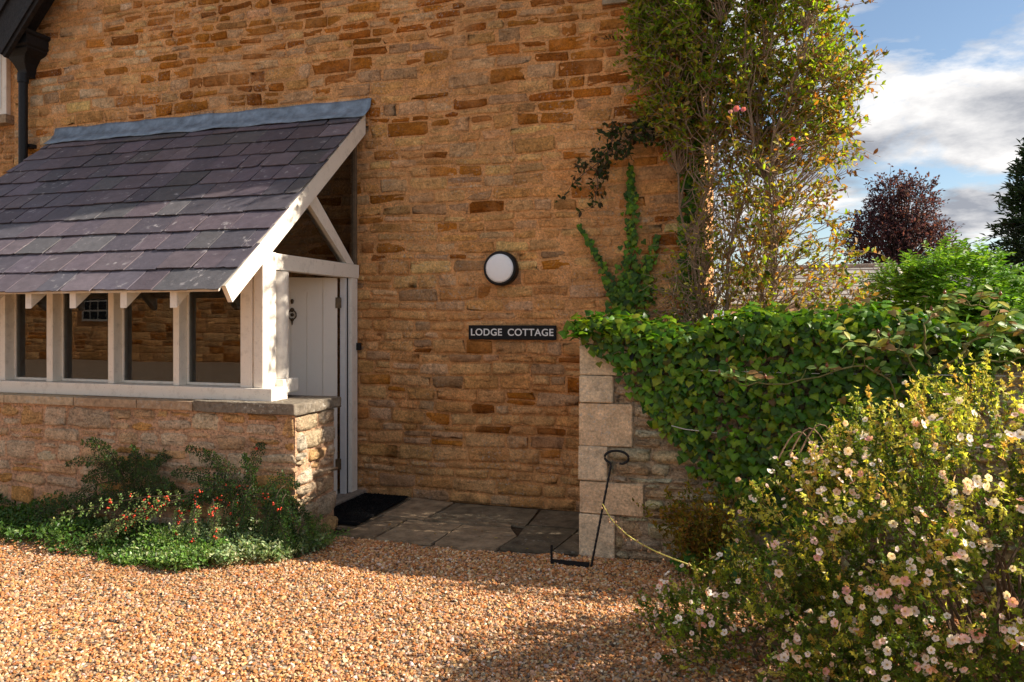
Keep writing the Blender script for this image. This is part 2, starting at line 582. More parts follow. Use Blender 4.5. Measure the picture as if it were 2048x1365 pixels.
def pick(cols, n, var=0.18, p=None):
    cols = np.array(cols, float)
    i = rng.choice(len(cols), n, p=p)
    return np.clip(cols[i] * (1 + rng.normal(0, var, (n, 1))) * (1 + rng.normal(0, var * .35, (n, 3))), 0.004, 0.95)


# ---- stones
def stone_layout(u0, u1, v0, v1, hmin=.085, hmax=.17, wmin=.14, wmax=.46, split=0.3, wave=.012, seed=1, taper=None):
    """coursed rubble: list of 4-corner cells (ul,vbl),(ur,vbr),(ur,vtr),(ul,vtl)"""
    r = np.random.RandomState(seed)
    cells, v, k = [], v0, 0
    ph = r.uniform(0, 6.28, 400)

    def bnd(u, kk, vv):
        if kk == 0: return vv
        return vv + wave * (math.sin(u * 1.7 + ph[kk]) + .7 * math.sin(u * 4.1 + ph[kk + 150]))
    while v < v1 - 0.03:
        f = (v - v0) / max(v1 - v0, .01)
        h = r.uniform(hmin, hmax)
        vt = min(v + h, v1)
        if v1 - vt < hmin * .7: vt = v1
        u = u0 - r.uniform(0, wmin)
        while u < u1 - .02:
            wd = r.uniform(wmin, wmax) * (0.75 + 2.0 * (vt - v))
            ue = min(u + wd, u1)
            if u1 - ue < wmin * .5: ue = u1
            us = max(u, u0)
            if ue - us > .04:
                b = lambda q: bnd(q, k, v)
                t = lambda q: bnd(q, k + 1, vt) if vt < v1 - 1e-6 else vt
                if (vt - v) > .115 and r.rand() < split:
                    s = r.uniform(.38, .62)
                    mid = lambda q: b(q) * (1 - s) + t(q) * s
                    parts = [(b, mid), (mid, t)]
                    for lo, hi in parts:
                        if r.rand() < .4 and ue - us > .3:
                            um = us + (ue - us) * r.uniform(.35, .65)
                            cells.append(((us, lo(us)), (um, lo(um)), (um, hi(um)), (us, hi(us))))
                            cells.append(((um, lo(um)), (ue, lo(ue)), (ue, hi(ue)), (um, hi(um))))
                        else:
                            cells.append(((us, lo(us)), (ue, lo(ue)), (ue, hi(ue)), (us, hi(us))))
                else:
                    cells.append(((us, b(us)), (ue, b(ue)), (ue, t(ue)), (us, t(us))))
            u = ue
        v = vt; k += 1
    return cells


def stone_geom(cell, gap, depth, n=10, sq=5.0, jit=1.0, rough=1.0):
    """vertices (u, v, out) and faces of one weathered stone filling a cell; about 50 triangles"""
    c = np.array(cell)
    ctr = c.mean(0)
    hu = (c[1, 0] - c[0, 0]) / 2; hv = ((c[3, 1] - c[0, 1]) + (c[2, 1] - c[1, 1])) / 4
    g = min(gap, hu * .35, hv * .35)
    cut = rng.uniform(.25, 1.0, 4) * .030 * (6.0 / sq)           # how far each corner is worn away, metres
    cu, cv = np.minimum(cut / hu, .45), np.minimum(cut * rng.uniform(.5, .9, 4) / hv, .55)
    a = np.array([1, 1, 1 - cu[0], rng.uniform(-.3, .3), -1 + cu[1], -1, -1, -1 + cu[2], rng.uniform(-.3, .3), 1 - cu[3]])
    b = np.array([-1 + cv[3], 1 - cv[0], 1, 1, 1, 1 - cv[1], -1 + cv[2], -1, -1, -1])
    a = a * (1 - g / hu) + rng.normal(0, .009 * jit, n) / hu; b = b * (1 - g / hv) + rng.normal(0, .0052 * jit, n) / hv
    a, b = np.clip(a, -1, 1), np.clip(b, -1, 1)

    def pt(a, b):
        s, t = (a + 1) / 2, (b + 1) / 2
        return (np.outer((1 - s) * (1 - t), c[0]) if False else
                ((1 - s) * (1 - t))[:, None] * c[0] + (s * (1 - t))[:, None] * c[1] + (s * t)[:, None] * c[2] + ((1 - s) * t)[:, None] * c[3])
    r0 = pt(a, b)
    inset = .012
    r1 = pt(a * (1 - min(.3, inset * .5 / hu)), b * (1 - min(.3, inset * .5 / hv)))
    r2 = pt(a * (1 - min(.45, inset * 2.2 / hu)), b * (1 - min(.5, inset * 2.2 / hv)))
    tilt = rng.normal(0, .004 * rough, 2)
    V = np.zeros((3 * n + 1, 3))
    V[:n, :2] = r0; V[:n, 2] = -.016
    V[n:2 * n, :2] = r1; V[n:2 * n, 2] = depth * .55 + rng.normal(0, .0018 * rough, n)
    V[2 * n:3 * n, :2] = r2; V[2 * n:3 * n, 2] = depth + rng.normal(0, .003 * rough, n)
    V[3 * n] = (*ctr, depth + abs(rng.normal(0, .003 * rough)))
    rel = (V[n:, :2] - ctr) / np.array([hu, hv])
    V[n:, 2] += rel @ tilt
    Q = [[i + o, (i + 1) % n + o, (i + 1) % n + n + o, i + n + o] for o in (0, n) for i in range(n)]
    T = [[2 * n + i, 2 * n + (i + 1) % n, 3 * n] for i in range(n)]
    return V, Q, T, ctr, hu * hv


def lay_stones(cells, frame, mat, parent, colfn, gap=.011, depth=(.004, .016), n_parts=300, name='stone', visible=None, infill='stone_infill', rough=1.0, sq=5.0):
    """frame(V) maps (u, v, out) to the world; the largest visible ones are objects, the rest one part"""
    items = []
    for cell in cells:
        V, Q, T, ctr, area = stone_geom(cell, gap, depth(cell) if callable(depth) else rng.uniform(*depth), sq=sq, rough=rough)
        W = frame(V)
        px, py = project(W[-1:])
        vis = visible(px[0], py[0], ctr) if visible else True
        items.append((vis * area, W, Q, T, colfn(*ctr)))
    order = np.argsort([-i[0] for i in items])
    s = Soup(); cnt = 0; rest = 0
    for k in order:
        a, W, Q, T, c = items[k]
        if cnt < n_parts and a > 0:
            o = W.mean(0)
            me = mesh_np(name, W - o, [np.array(T), np.array(Q)], np.array(c), True)
            obj_me(name, me, parent, o, mat)
            cnt += 1
        else:
            s.add(W, Q, c); s.n -= len(W)            # same vertices, triangles too
            s.V.pop(); s.C.pop()
            s.V.append(W); s.C.append(np.tile(np.array(c, float), (len(W), 1)))
            s.T.append(np.array(T) + s.n); s.n += len(W); rest += 1
    if rest:
        s.build(infill, mat, parent, True, kind='stuff')
    return cnt, rest

# ================================================================== THE SETTING: ground and paving
SG = Soup()
SG.add([(-90, -90, 0), (90, -90, 0), (90, 110, 0), (-90, 110, 0)], [[0, 1, 2, 3]], (.4, .3, .2))
SG.build('ground', 'gravel', None, at=(0, 0, 0), kind='structure')

PAV = Soup()
PAV.add([(-3.62, -1.24, .004), (-.5, -1.24, .004), (-.5, -.002, .004), (-3.62, -.002, .004)], [[0, 1, 2, 3]], (.05, .04, .03))
paving = PAV.build('paving', 'soil', None, at=(-2, -.6, .004), kind='structure')
SLABS = [
    [(-3.60, -.60), (-2.93, -.60), (-2.95, -.03), (-3.60, -.02)], [(-3.60, -1.12), (-2.97, -1.12), (-2.93, -.62), (-3.60, -.62)],
    [(-2.91, -.70), (-2.53, -.725), (-2.50, -.10), (-2.93, -.03)],
    [(-2.51, -.655), (-1.67, -.655), (-1.70, -.10), (-2.48, -.09)],
    [(-2.51, -.735), (-1.77, -.735), (-1.77, -.675), (-2.51, -.675)],
    [(-1.65, -.60), (-.55, -.58), (-.55, -.04), (-1.67, -.10)],
    [(-2.965, -1.29), (-2.685, -1.30), (-2.665, -.76), (-2.90, -.73)],
    [(-2.665, -1.305), (-2.205, -1.315), (-2.175, -.755), (-2.645, -.765)],
    [(-2.18, -1.30), (-1.95, -1.36), (-1.70, -1.29), (-1.655, -.95), (-1.76, -.755), (-2.155, -.76)],
    [(-1.675, -1.27), (-1.31, -1.24), (-1.24, -.63), (-1.66, -.63), (-1.635, -.94)],
    [(-1.285, -1.22), (-.6, -1.19), (-.6, -.60), (-1.22, -.63)],
]
for k, poly in enumerate(SLABS):
    t = .026 + rng.uniform(-.006, .007)
    poly2 = []
    for i in range(len(poly)):                       # ragged edges
        a, b = np.array(poly[i]), np.array(poly[(i + 1) % len(poly)])
        m = max(1, int(np.linalg.norm(b - a) / .14))
        for q in range(m):
            poly2.append(tuple(a + (b - a) * q / m + rng.uniform(-.006, .006, 2)))
    g = rng.uniform(.16, .25)
    c = (g * 1.28, g * .94, g * .60) if k not in (3, 9, 10, 5) else (g * .78, g * .62, g * .42)
    prism('slab', 'slab', poly2, 'z', .006, t, paving, c, 0.0)

# gravel: loose flint chippings lying on the sheet
NP = 265000
px_ = rng.uniform(-8.0, 3.2, NP * 2); py_ = -1.15 - 5.0 * rng.rand(NP * 2) ** 1.25
keep = ~((px_ < -3.12) & (py_ > -1.64)) & ~((px_ > -3.1) & (px_ < -1.1) & (py_ > -1.27 + .05 * np.sin(px_ * 9) + .03 * np.sin(px_ * 23)))
keep &= ~((px_ >= -1.1) & (py_ > -1.2))
keep &= ~((px_ < -6.2) & (py_ < -4.5))
px_, py_ = px_[keep][:NP], py_[keep][:NP]
NP = len(px_)
sz = rng.uniform(.0042, .0088, NP) * (1 + .35 * (rng.rand(NP) < .12))
scl = np.stack([sz * rng.uniform(.9, 1.6, NP), sz * rng.uniform(.7, 1.15, NP), sz * rng.uniform(.45, .85, NP)], 1)
pz_ = sz * rng.uniform(.15, .95, NP)
rot = np.stack([rng.normal(0, .45, NP), rng.normal(0, .45, NP), rng.uniform(0, 6.28, NP)], 1)
pc = pick([(.50, .26, .11), (.57, .35, .19), (.43, .18, .06), (.64, .46, .30), (.70, .58, .46), (.30, .16, .08), (.58, .33, .14), (.13, .09, .07), (.50, .19, .05), (.38, .31, .25)],
          NP, .16, [.20, .18, .14, .11, .05, .10, .11, .04, .05, .02])
pc = np.clip(pc * (1 + .13 * vnoise(px_ * 1.3, py_ * 2.1, 61) + .07 * vnoise(px_ * 5, py_ * 6, 62))[:, None] * np.array([.97, .92, .88]), .03, .9)
me = bpy.data.meshes.new('gravel')
me.vertices.add(NP)
me.vertices.foreach_set('co', np.stack([px_, py_, pz_], 1).astype(np.float32).ravel())
for nm, typ, arr in (('rot', 'FLOAT_VECTOR', rot), ('scl', 'FLOAT_VECTOR', scl)):
    me.attributes.new(nm, typ, 'POINT').data.foreach_set('vector', arr.astype(np.float32).ravel())
me.attributes.new('col', 'FLOAT_COLOR', 'POINT').data.foreach_set('color', np.concatenate([pc, np.ones((NP, 1))], 1).astype(np.float32).ravel())
gravel = obj_me('gravel', me, None, (0, 0, 0), 'pebble', kind='stuff', label='loose honey coloured flint gravel spread over the yard', cat='gravel')
ng = bpy.data.node_groups.new('scatter', 'GeometryNodeTree')
ng.interface.new_socket('Geometry', in_out='INPUT', socket_type='NodeSocketGeometry')
ng.interface.new_socket('Geometry', in_out='OUTPUT', socket_type='NodeSocketGeometry')
gi, go = ng.nodes.new('NodeGroupInput'), ng.nodes.new('NodeGroupOutput')
g2i = ng.nodes.new('GeometryNodeGeometryToInstance')
for k in range(6):
    ico = ng.nodes.new('GeometryNodeMeshIcoSphere'); ico.inputs['Radius'].default_value = 1.0; ico.inputs['Subdivisions'].default_value = 2
    sp = ng.nodes.new('GeometryNodeSetPosition')
    tn = ng.nodes.new('ShaderNodeTexNoise'); tn.noise_dimensions = '4D'
    tn.inputs['W'].default_value = k * 7.3; tn.inputs['Scale'].default_value = 0.85; tn.inputs['Detail'].default_value = 1.5
    vm = ng.nodes.new('ShaderNodeVectorMath'); vm.operation = 'SUBTRACT'; vm.inputs[1].default_value = (.5, .5, .5)
    vm2 = ng.nodes.new('ShaderNodeVectorMath'); vm2.operation = 'SCALE'; vm2.inputs['Scale'].default_value = 2.1
    ng.links.new(tn.outputs['Color'], vm.inputs[0]); ng.links.new(vm.outputs[0], vm2.inputs[0])
    ng.links.new(ico.outputs[0], sp.inputs['Geometry']); ng.links.new(vm2.outputs[0], sp.inputs['Offset'])
    sm = ng.nodes.new('GeometryNodeSetMaterial'); sm.inputs['Material'].default_value = M['pebble']
    ng.links.new(sp.outputs[0], sm.inputs[0])
    ng.links.new(sm.outputs[0], g2i.inputs[0])
iop = ng.nodes.new('GeometryNodeInstanceOnPoints'); iop.inputs['Pick Instance'].default_value = True
ng.links.new(gi.outputs[0], iop.inputs['Points']); ng.links.new(g2i.outputs[0], iop.inputs['Instance'])
for nm, sock in (('rot', 'Rotation'), ('scl', 'Scale')):
    na = ng.nodes.new('GeometryNodeInputNamedAttribute'); na.data_type = 'FLOAT_VECTOR'; na.inputs['Name'].default_value = nm
    ng.links.new(na.outputs['Attribute'], iop.inputs[sock])
ng.links.new(iop.outputs[0], go.inputs[0])
gravel.modifiers.new('scatter', 'NODES').node_group = ng

# ================================================================== THE HOUSE
HX0, HX1, EAVE = -7.85, -.45, 4.95
house = empty('house', (-4.2, 0, 0), 'tall honey stone gable end with black verge board and downpipe', 'house')
APX = (HX0 + HX1) / 2
gable_wall = prism('gable_wall', 'stone', [(HX0, -.05), (HX1, -.05), (HX1, EAVE), (APX, EAVE + (HX1 - APX) * 1.15), (HX0, EAVE)], 'y', 0, .45, house, MORTAR)

RUST = [(.50, .170, .022), (.40, .128, .018), (.56, .21, .030), (.35, .115, .018), (.48, .18, .026)]
BUFF = [(.81, .43, .165), (.76, .38, .135), (.87, .495, .205), (.69, .345, .118), (.79, .45, .185)]
GREY = [(.66, .395, .205), (.71, .43, .225), (.58, .34, .175)]


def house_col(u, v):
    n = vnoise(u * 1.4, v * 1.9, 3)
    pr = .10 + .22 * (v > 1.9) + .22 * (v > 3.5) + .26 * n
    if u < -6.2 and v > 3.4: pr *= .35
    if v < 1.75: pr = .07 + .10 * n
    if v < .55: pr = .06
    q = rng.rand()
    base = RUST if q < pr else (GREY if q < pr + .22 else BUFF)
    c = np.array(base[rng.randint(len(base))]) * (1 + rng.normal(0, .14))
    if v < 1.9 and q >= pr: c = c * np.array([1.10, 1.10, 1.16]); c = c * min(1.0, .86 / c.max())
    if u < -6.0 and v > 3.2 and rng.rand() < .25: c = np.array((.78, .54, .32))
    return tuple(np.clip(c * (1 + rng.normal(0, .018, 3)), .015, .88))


def inpoly(x, y, poly):
    r_ = False
    for i in range(len(poly)):
        (x1, y1), (x2, y2) = poly[i], poly[i - 1]
        if (y1 > y) != (y2 > y) and x < (x2 - x1) * (y - y1) / (y2 - y1 + 1e-9) + x1: r_ = not r_
    return r_


ROOFP = [(-50, 420), (113, 262), (737, 205), (705, 262), (440, 585), (-50, 585)]


def house_vis(px, py, ctr):
    if not (5 < px < 1360 and 4 < py < 1020): return 0.0
    if inpoly(px, py, ROOFP): return 0.0
    if px < 706 and py > 380: return 0.0
    if px > 1155 and py > 600: return 0.0
    if px > 1235: return .12
    return 1.0


cells = stone_layout(HX0, HX1, 0.0, 5.9, seed=5, hmin=.065, hmax=.150, wmin=.15, wmax=.44, split=.22)
cells = [c for c in cells if c[2][1] < EAVE + 1.0 + (c[0][0] - HX0) * 1.0 and c[2][1] < EAVE + (min(c[0][0] - HX0, HX1 - c[1][0]) + .02) * 1.12]
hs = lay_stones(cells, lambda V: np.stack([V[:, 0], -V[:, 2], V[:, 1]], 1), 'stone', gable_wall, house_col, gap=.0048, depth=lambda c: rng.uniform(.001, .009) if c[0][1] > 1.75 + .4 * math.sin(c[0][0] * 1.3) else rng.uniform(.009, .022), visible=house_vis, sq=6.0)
# side wall of the house (turning the corner behind the climber)
SW = Soup(); SW.box((HX1 - .45, .451, -.05), (HX1, 7.0, EAVE), MORTAR)
side_wall = SW.build('side_wall', 'stone', house)
cells = stone_layout(.0, 3.2, 0.0, EAVE, seed=8, hmin=.09, hmax=.18)
lay_stones(cells, lambda V: np.stack([HX1 + V[:, 2], V[:, 0], V[:, 1]], 1), 'stone', side_wall, house_col, n_parts=0)
SW = Soup(); SW.box((HX0, .451, -.05), (HX0 + .45, 7.0, EAVE), MORTAR); SW.build('side_wall', 'stone', house)
# roof of the house
for sgn, xe in ((1, HX0), (-1, HX1)):
    zz = EAVE + (HX1 - APX) * 1.15
    prism('roof', 'slate', [(APX, zz), (APX, zz + .09), (xe - sgn * .06, EAVE - .07 + .10), (xe - sgn * .06, EAVE - .07)], 'y', -.30, 7.1, house, (.10, .095, .11))
# black verge board and soffit, left rake
for nm, y0, y1, off, dep in (('verge_board', -.36, -.31, 0.0, .46), ('verge_soffit', -.305, -.015, .16, .07), ('verge_moulding', -.385, -.362, .0, .12), ('verge_fillet', -.38, -.362, .36, .06)):
    a0, a1 = -.12, 1.9
    ang = math.atan(1.15); ca, sa = math.cos(ang), math.sin(ang)
    ox, oz = HX0 + .02, EAVE - .05
    pts = [(ox + a * ca + d * sa, oz + a * sa - d * ca) for a, d in ((a0, off), (a1, off), (a1, off + dep), (a0, off + dep))]
    prism(nm, 'blackwood', pts, 'y', y0, y1, house, (.02, .02, .02), .004)
# hopper head and downpipe
DPX, DPY = -7.59, -.11
dp = Soup()
dp.tube([(DPX, DPY, z) for z in (.05, 1.6, 3.2, 4.4)], .046, n=14)
for z in (2.4, 4.36):
    dp.tube([(DPX, DPY, z - .05), (DPX, DPY, z + .05)], .056, n=14)
downpipe = dp.build('downpipe', 'black', house, True, label='black cast iron downpipe')
for z in (1.4, 3.6):
    s = Soup(); s.box((DPX - .07, -.075, z), (DPX + .07, -.004, z + .04)); s.build('bracket', 'black', downpipe)
bm = bmesh.new()
prof = [(.056, .09, 4.38), (.062, .10, 4.45), (.085, .12, 4.52), (.13, .135, 4.58), (.20, .15, 4.615), (.225, .16, 4.635), (.225, .16, 4.655), (.245, .175, 4.675), (.245, .175, 4.77), (.27, .19, 4.785), (.27, .19, 4.82)]
rings = []
for hx, hy, z in prof:
    yb = -.004
    rings.append([bm.verts.new(p) for p in ((DPX - hx, -2 * hy + .07, z), (DPX + hx, -2 * hy + .07, z), (DPX + hx, yb, z), (DPX - hx, yb, z))])
for a, b in zip(rings, rings[1:]):
    for i in range(4):
        bm.faces.new((a[i], a[(i + 1) % 4], b[(i + 1) % 4], b[i]))
bm.faces.new(rings[0]); bm.faces.new(rings[-1][::-1])
bm_obj('hopper_head', bm, 'black', downpipe)
gt = Soup(); gt.tube([(-8.9, -.10, 4.95), (DPX - .05, -.10, 4.90)], .06, n=10); gt.build('gutter', 'black', house, True)
# lower wing of the house at the far side of the pipe, with a window
wing = Soup(); wing.box((-13.0, .12, -.05), (HX0 - .002, .5, 5.2), MORTAR)
wing_wall = wing.build('wing_wall', 'stone', house)
cells = [c for c in stone_layout(-9.0, HX0 - .01, 2.6, 5.2, seed=12) if not (-8.72 < c[1][0] and c[0][0] < -8.02 and c[2][1] > 4.0)]
lay_stones(cells, lambda V: np.stack([V[:, 0], .12 - V[:, 2], V[:, 1]], 1), 'stone', wing_wall, lambda u, v: tuple(np.array(BUFF[rng.randint(5)]) * (.8 if rng.rand() < .7 else .6)), n_parts=40)
win = block('window', 'white', (-8.70, .06, 4.03), (-8.045, .118, 5.12), house, .006)
block('pane', 'pvc', (-8.62, .052, 4.12), (-8.12, .058, 5.04), win, 0.0)
block('glazing_bar', 'white', (-8.40, .040, 4.12), (-8.37, .051, 5.04), win, 0.0)
block('sill', 'coping', (-8.78, .0, 3.93), (-7.98, .119, 4.03), win, .006, c=(.35, .25, .16))
prism('roof', 'slate', [(-13.2, 5.15), (HX0, 5.15), (HX0, 5.24), (-13.2, 5.24)], 'y', -.25, 3.0, house, (.20, .26, .34))
block('kneeler', 'ashlar', (-1.15, -.035, 4.42), (HX1 + .03, .0, 4.93), house, .008, c=(.42, .34, .25))

# ================================================================== THE PORCH
porch = empty('porch', (-5.1, -.8, 0), 'lean-to porch with slate roof and white painted windows on low stone wall', 'porch')
LW_X0, LW_X1, LW_Y0, LW_Y1, LW_Z = -7.15, -3.14, -1.66, -1.11, .99
lw = Soup(); lw.box((LW_X0, LW_Y0, -.05), (LW_X1, LW_Y1, LW_Z), (.72, .44, .27))
low_wall = lw.build('low_wall', 'stone_pink', porch)
LB = [(.74, .50, .29), (.80, .60, .40), (.71, .46, .26), (.70, .41, .17), (.74, .56, .38), (.68, .36, .12)]
lowcol = lambda u, v: tuple(np.clip(np.array(LB[rng.randint(6)]) * (1 + rng.normal(0, .10)), .03, .8))
cells = stone_layout(LW_X0, LW_X1 + .01, 0.0, LW_Z, seed=21, hmin=.10, hmax=.17, wmin=.16, wmax=.40, split=.25)
lay_stones(cells, lambda V: np.stack([V[:, 0], LW_Y0 - V[:, 2], V[:, 1]], 1), 'stone_pink', low_wall, lowcol, gap=.011, depth=(.003, .014), sq=4.0, rough=1.4,
           visible=lambda px, py, c: 1.0 if px > -10 else 0.0)
cells = stone_layout(0, LW_Y1 - LW_Y0, 0.0, LW_Z, seed=23, hmin=.12, hmax=.2, wmin=.18, wmax=.40, split=.15)
lay_stones(cells, lambda V: np.stack([LW_X1 + V[:, 2], LW_Y0 + V[:, 0], V[:, 1]], 1), 'stone_pink', low_wall,
           lambda u, v: tuple(np.array([(.64, .51, .35), (.60, .46, .29), (.58, .36, .16), (.68, .58, .43)][rng.randint(4)])), gap=.007, depth=(.01, .03), sq=3.4, rough=3.0)
# coping slabs
xs = [-7.18, -6.55, -5.92, -5.18, -4.55, -4.02]
for k, (a, b) in enumerate(zip(xs, xs[1:])):
    block('coping', 'coping', (a + .004, -1.695, .993), (b - .004, -1.30, 1.062 + rng.uniform(-.002, .002)), porch, .006, c=(.50, .38, .25) if k < 3 else (.40, .28, .18))
bm = bmesh.new()                                    # big worn end slab
outl = [(-4.015, -1.705), (-3.62, -1.712), (-3.12, -1.705), (-3.085, -1.60), (-3.095, -1.3), (-3.08, -1.09), (-3.20, -1.06), (-3.62, -1.07), (-4.015, -1.075)]
for z in (.992, 1.072):
    for p in outl: bm.verts.new((p[0] + rng.uniform(-.006, .006), p[1] + rng.uniform(-.006, .006), z + rng.uniform(-.004, .004)))
bm.verts.ensure_lookup_table(); n = len(outl)
bm.faces.new([bm.verts[i] for i in range(n)]); bm.faces.new([bm.verts[n + i] for i in range(n)])
for i in range(n): bm.faces.new([bm.verts[j] for j in (i, (i + 1) % n, (i + 1) % n + n, i + n)])
bmesh.ops.recalc_face_normals(bm, faces=bm.faces[:])
bmesh.ops.bevel(bm, geom=bm.edges[:], offset=.010, segments=2, affect='EDGES', profile=.6)
bmesh.ops.triangulate(bm, faces=bm.faces[:]); bmesh.ops.subdivide_edges(bm, edges=[e for e in bm.edges if e.calc_length() > .12], cuts=2)
for v in bm.verts: v.co += Vector(rng.normal(0, .0028, 3))
bm_obj('end_coping', bm, 'coping', porch, (.20, .165, .125), label='dark lichen-covered end slab')
# white sill, windows
SILL = 1.165
block('window_sill', 'white', (-7.15, -1.575, 1.064), (-3.40, -1.36, SILL), porch, .008)
FY = -1.53
mull = [(-6.72, -6.66), (-6.17, -6.11), (-5.646, -5.58), (-4.993, -4.936), (-4.343, -4.286)]
HEADZ = 2.09
for a, b in mull:
    block('mullion', 'white', (a, FY, SILL + .001), (b, FY + .125, HEADZ), porch, .004)
edges = [-7.10] + [q for m in mull for q in m] + [-3.715]
for i in range(0, len(edges), 2):
    a, b = edges[i] + .002, edges[i + 1] - .002
    pn = block('pane', 'glass', (a + .004, FY + .098, SILL + .004), (b - .004, FY + .104, HEADZ - .003), porch, 0.0)
    block('glazing_bead', 'white', (a, FY + .085, SILL + .002), (a + .018, FY + .120, HEADZ - .001), pn, .002)
    block('glazing_bead', 'white', (b - .014, FY + .085, SILL + .002), (b, FY + .120, HEADZ - .001), pn, .002)
    block('glazing_bead', 'white', (a + .019, FY + .085, SILL + .002), (b - .015, FY + .120, SILL + .022), pn, .002)
block('head_beam', 'white', (-7.15, FY + .006, HEADZ + .001), (-3.72, FY + .13, HEADZ + .13), porch, .004)
block('corner_post', 'white', (-3.71, FY - .002, SILL + .001), (-3.604, FY + .13, 2.31), porch, .005)
block('post_bead', 'white', (-3.603, FY + .012, SILL + .001), (-3.583, FY + .10, 2.26), porch, .003)
block('end_post', 'white', (-3.582, FY - .012, SILL + .001), (-3.50, FY + .165, 2.22), porch, .008)
# half-round column standing behind the end post
s = Soup(); s.tube([(-3.545, -1.27, z) for z in (SILL + .06, 1.5, 1.8, 2.075)], .078, n=20); col_ = s.build('column', 'white', porch, True)
block('column_base', 'white', (-3.65, -1.375, SILL - .055), (-3.43, -1.16, SILL + .058), col_, .012)
# tie beam, brace, jamb
block('tie_beam', 'white', (-3.60, -1.363, 2.085), (-3.505, -.012, 2.215), porch, .005)
ROOF_S, ROOF_Z0, EAVE_Y = .846, 3.70, -2.14
PA = math.atan(ROOF_S); CA, SA = math.cos(PA), math.sin(PA)
rz = lambda y: ROOF_Z0 + ROOF_S * y
prism('brace', 'white', [(-.94, 2.72), (-.83, 2.815), (-.10, 2.217), (-.24, 2.217)], 'x', -3.565, -3.51, porch, bev=.004)
jamb = block('door_jamb', 'white', (-3.60, -.155, .03), (-3.505, -.045, 2.083), porch, .005)
block('jamb_strip', 'pvc', (-3.585, -.235, .03), (-3.53, -.160, 2.083), jamb, .003)
block('strip_seal', 'black', (-3.529, -.205, .03), (-3.522, -.194, 2.083), jamb, 0.0)
block('wall_latch', 'black', (-3.504, -.075, 1.40), (-3.46, -.045, 1.47), jamb, .006)
block('threshold', 'coping', (-3.66, -1.05, .03), (-3.42, -.02, .065), porch, .006, c=(.3, .25, .2))
block('frame_foot', 'wood', (-3.604, -.16, .004), (-3.50, -.04, .029), jamb, 0.0)
# gable glazing above the tie beam
prism('gable_pane', 'glass', [(-1.33, 2.22), (-.05, 2.22), (-.05, 3.50)], 'x', -3.556, -3.550, porch)
block('wall_batten', 'wood', (-3.60, -.040, 2.22), (-3.53, -.004, 3.45), porch, .003)
# door, standing open inwards
door = empty('door', (-3.60, -.265, .07), None, None)
door.parent = porch; door.matrix_parent_inverse = Matrix.Translation(-WL['porch'])
dd = unit(np.array([-.83, -.56, 0])); dn = np.array([.56, -.83, 0]) / np.linalg.norm([.56, -.83]); dh = np.array([-3.60, -.265, 0])


def door_box(name, mat, a0, a1, z0, z1, d0, d1, parent=None, bev=.003):
    bm = bmesh.new(); bmesh.ops.create_cube(bm, size=1.0)
    for v in bm.verts:
        a = a0 + (v.co.x + .5) * (a1 - a0); d = d0 + (v.co.y + .5) * (d1 - d0); z = z0 + (v.co.z + .5) * (z1 - z0)
        v.co = Vector(dh + dd * a + dn * d) + Vector((0, 0, z))
    if bev: bmesh.ops.bevel(bm, geom=bm.edges[:], offset=bev, segments=1, affect='EDGES')
    return bm_obj(name, bm, mat, parent or door)


DW, DT = .82, 2.075
door_box('stile', 'door', .0, .125, .07, DT, -.02, .022)
door_box('stile', 'door', DW - .125, DW, .07, DT, -.02, .022)
door_box('top_rail', 'door', .126, DW - .126, DT - .13, DT, -.02, .022)
door_box('bottom_rail', 'door', .126, DW - .126, .07, .27, -.02, .022)
nb = 4; bw = (DW - .252) / nb
for k in range(nb):
    door_box('board', 'door', .126 + k * bw + .0015, .126 + (k + 1) * bw - .0015, .2705, DT - .1305, -.012, .015, bev=.005)
for z in (.30, 1.80):
    door_box('hinge', 'brass', -.035, .012, z, z + .095, .0225, .030, bev=.002)
# knocker
kc = dh + dd * (DW / 2 - .01) + dn * .018 + np.array([0, 0, 1.78])
s = Soup()
s.lathe(kc + dn * .0, dn, [(.0, .018), (.012, .017), (.018, .01), (.02, 0)], (.1, .07, .04), 12)
s.tube([kc + np.array([0, 0, z]) + dn * .008 for z in (.055, .085, .10)], [.010, .016, .006], (.1, .07, .04), 8)
rg = [kc + dd * (.035 * math.sin(t)) + np.array([0, 0, -.045 + .042 * math.cos(t)]) + dn * .014 for t in np.linspace(0, 2 * math.pi, 18, endpoint=False)]
s.tube(rg, .0068, (.1, .07, .04), 6, closed=True)
s.lathe(kc + np.array([0, 0, -.09]), dn, [(.0, .03), (.014, .028), (.016, .01), (.016, 0)], (.1, .07, .04), 10)
s.tube([kc + np.array([0, 0, z]) + dn * .008 for z in (-.09, -.125, -.14)], [.010, .007, .003], (.1, .07, .04), 8)
s.lathe(kc + np.array([0, 0, -.045]), dn, [(.0, .02), (.014, .018), (.017, .006)], (.1, .07, .04), 10)
s.build('knocker', 'brass', door, True)
# inner left end and floor
block('end_panel', 'white', (-7.15, -1.30, .0), (-7.08, -.02, 2.2), porch, 0.0)
block('porch_floor', 'slab', (-7.07, -1.10, .005), (-3.665, -.02, .05), porch, 0.0, c=(.2, .16, .12))

# roof: deck, rafters, boards, slates, flashing
RX0, RX1 = -7.23, -3.41
roof = prism('roof', 'white', [(-.02, rz(-.02) - .045), (-.02, rz(-.02) - .03), (EAVE_Y + .05, rz(EAVE_Y + .05) - .03), (EAVE_Y + .05, rz(EAVE_Y + .05) - .045)], 'x', RX0 + .02, RX1 - .06, porch)
RL = -EAVE_Y / CA                                    # rake length
NCOURSE = 11
gauge = (RL - .03) / NCOURSE


def roof_pt(x, s_, h):
    """point on the roof: s_ up the rake from the eave, h above the plane"""
    return np.array([x, EAVE_Y + s_ * CA - h * SA, rz(EAVE_Y) + s_ * SA + h * CA])


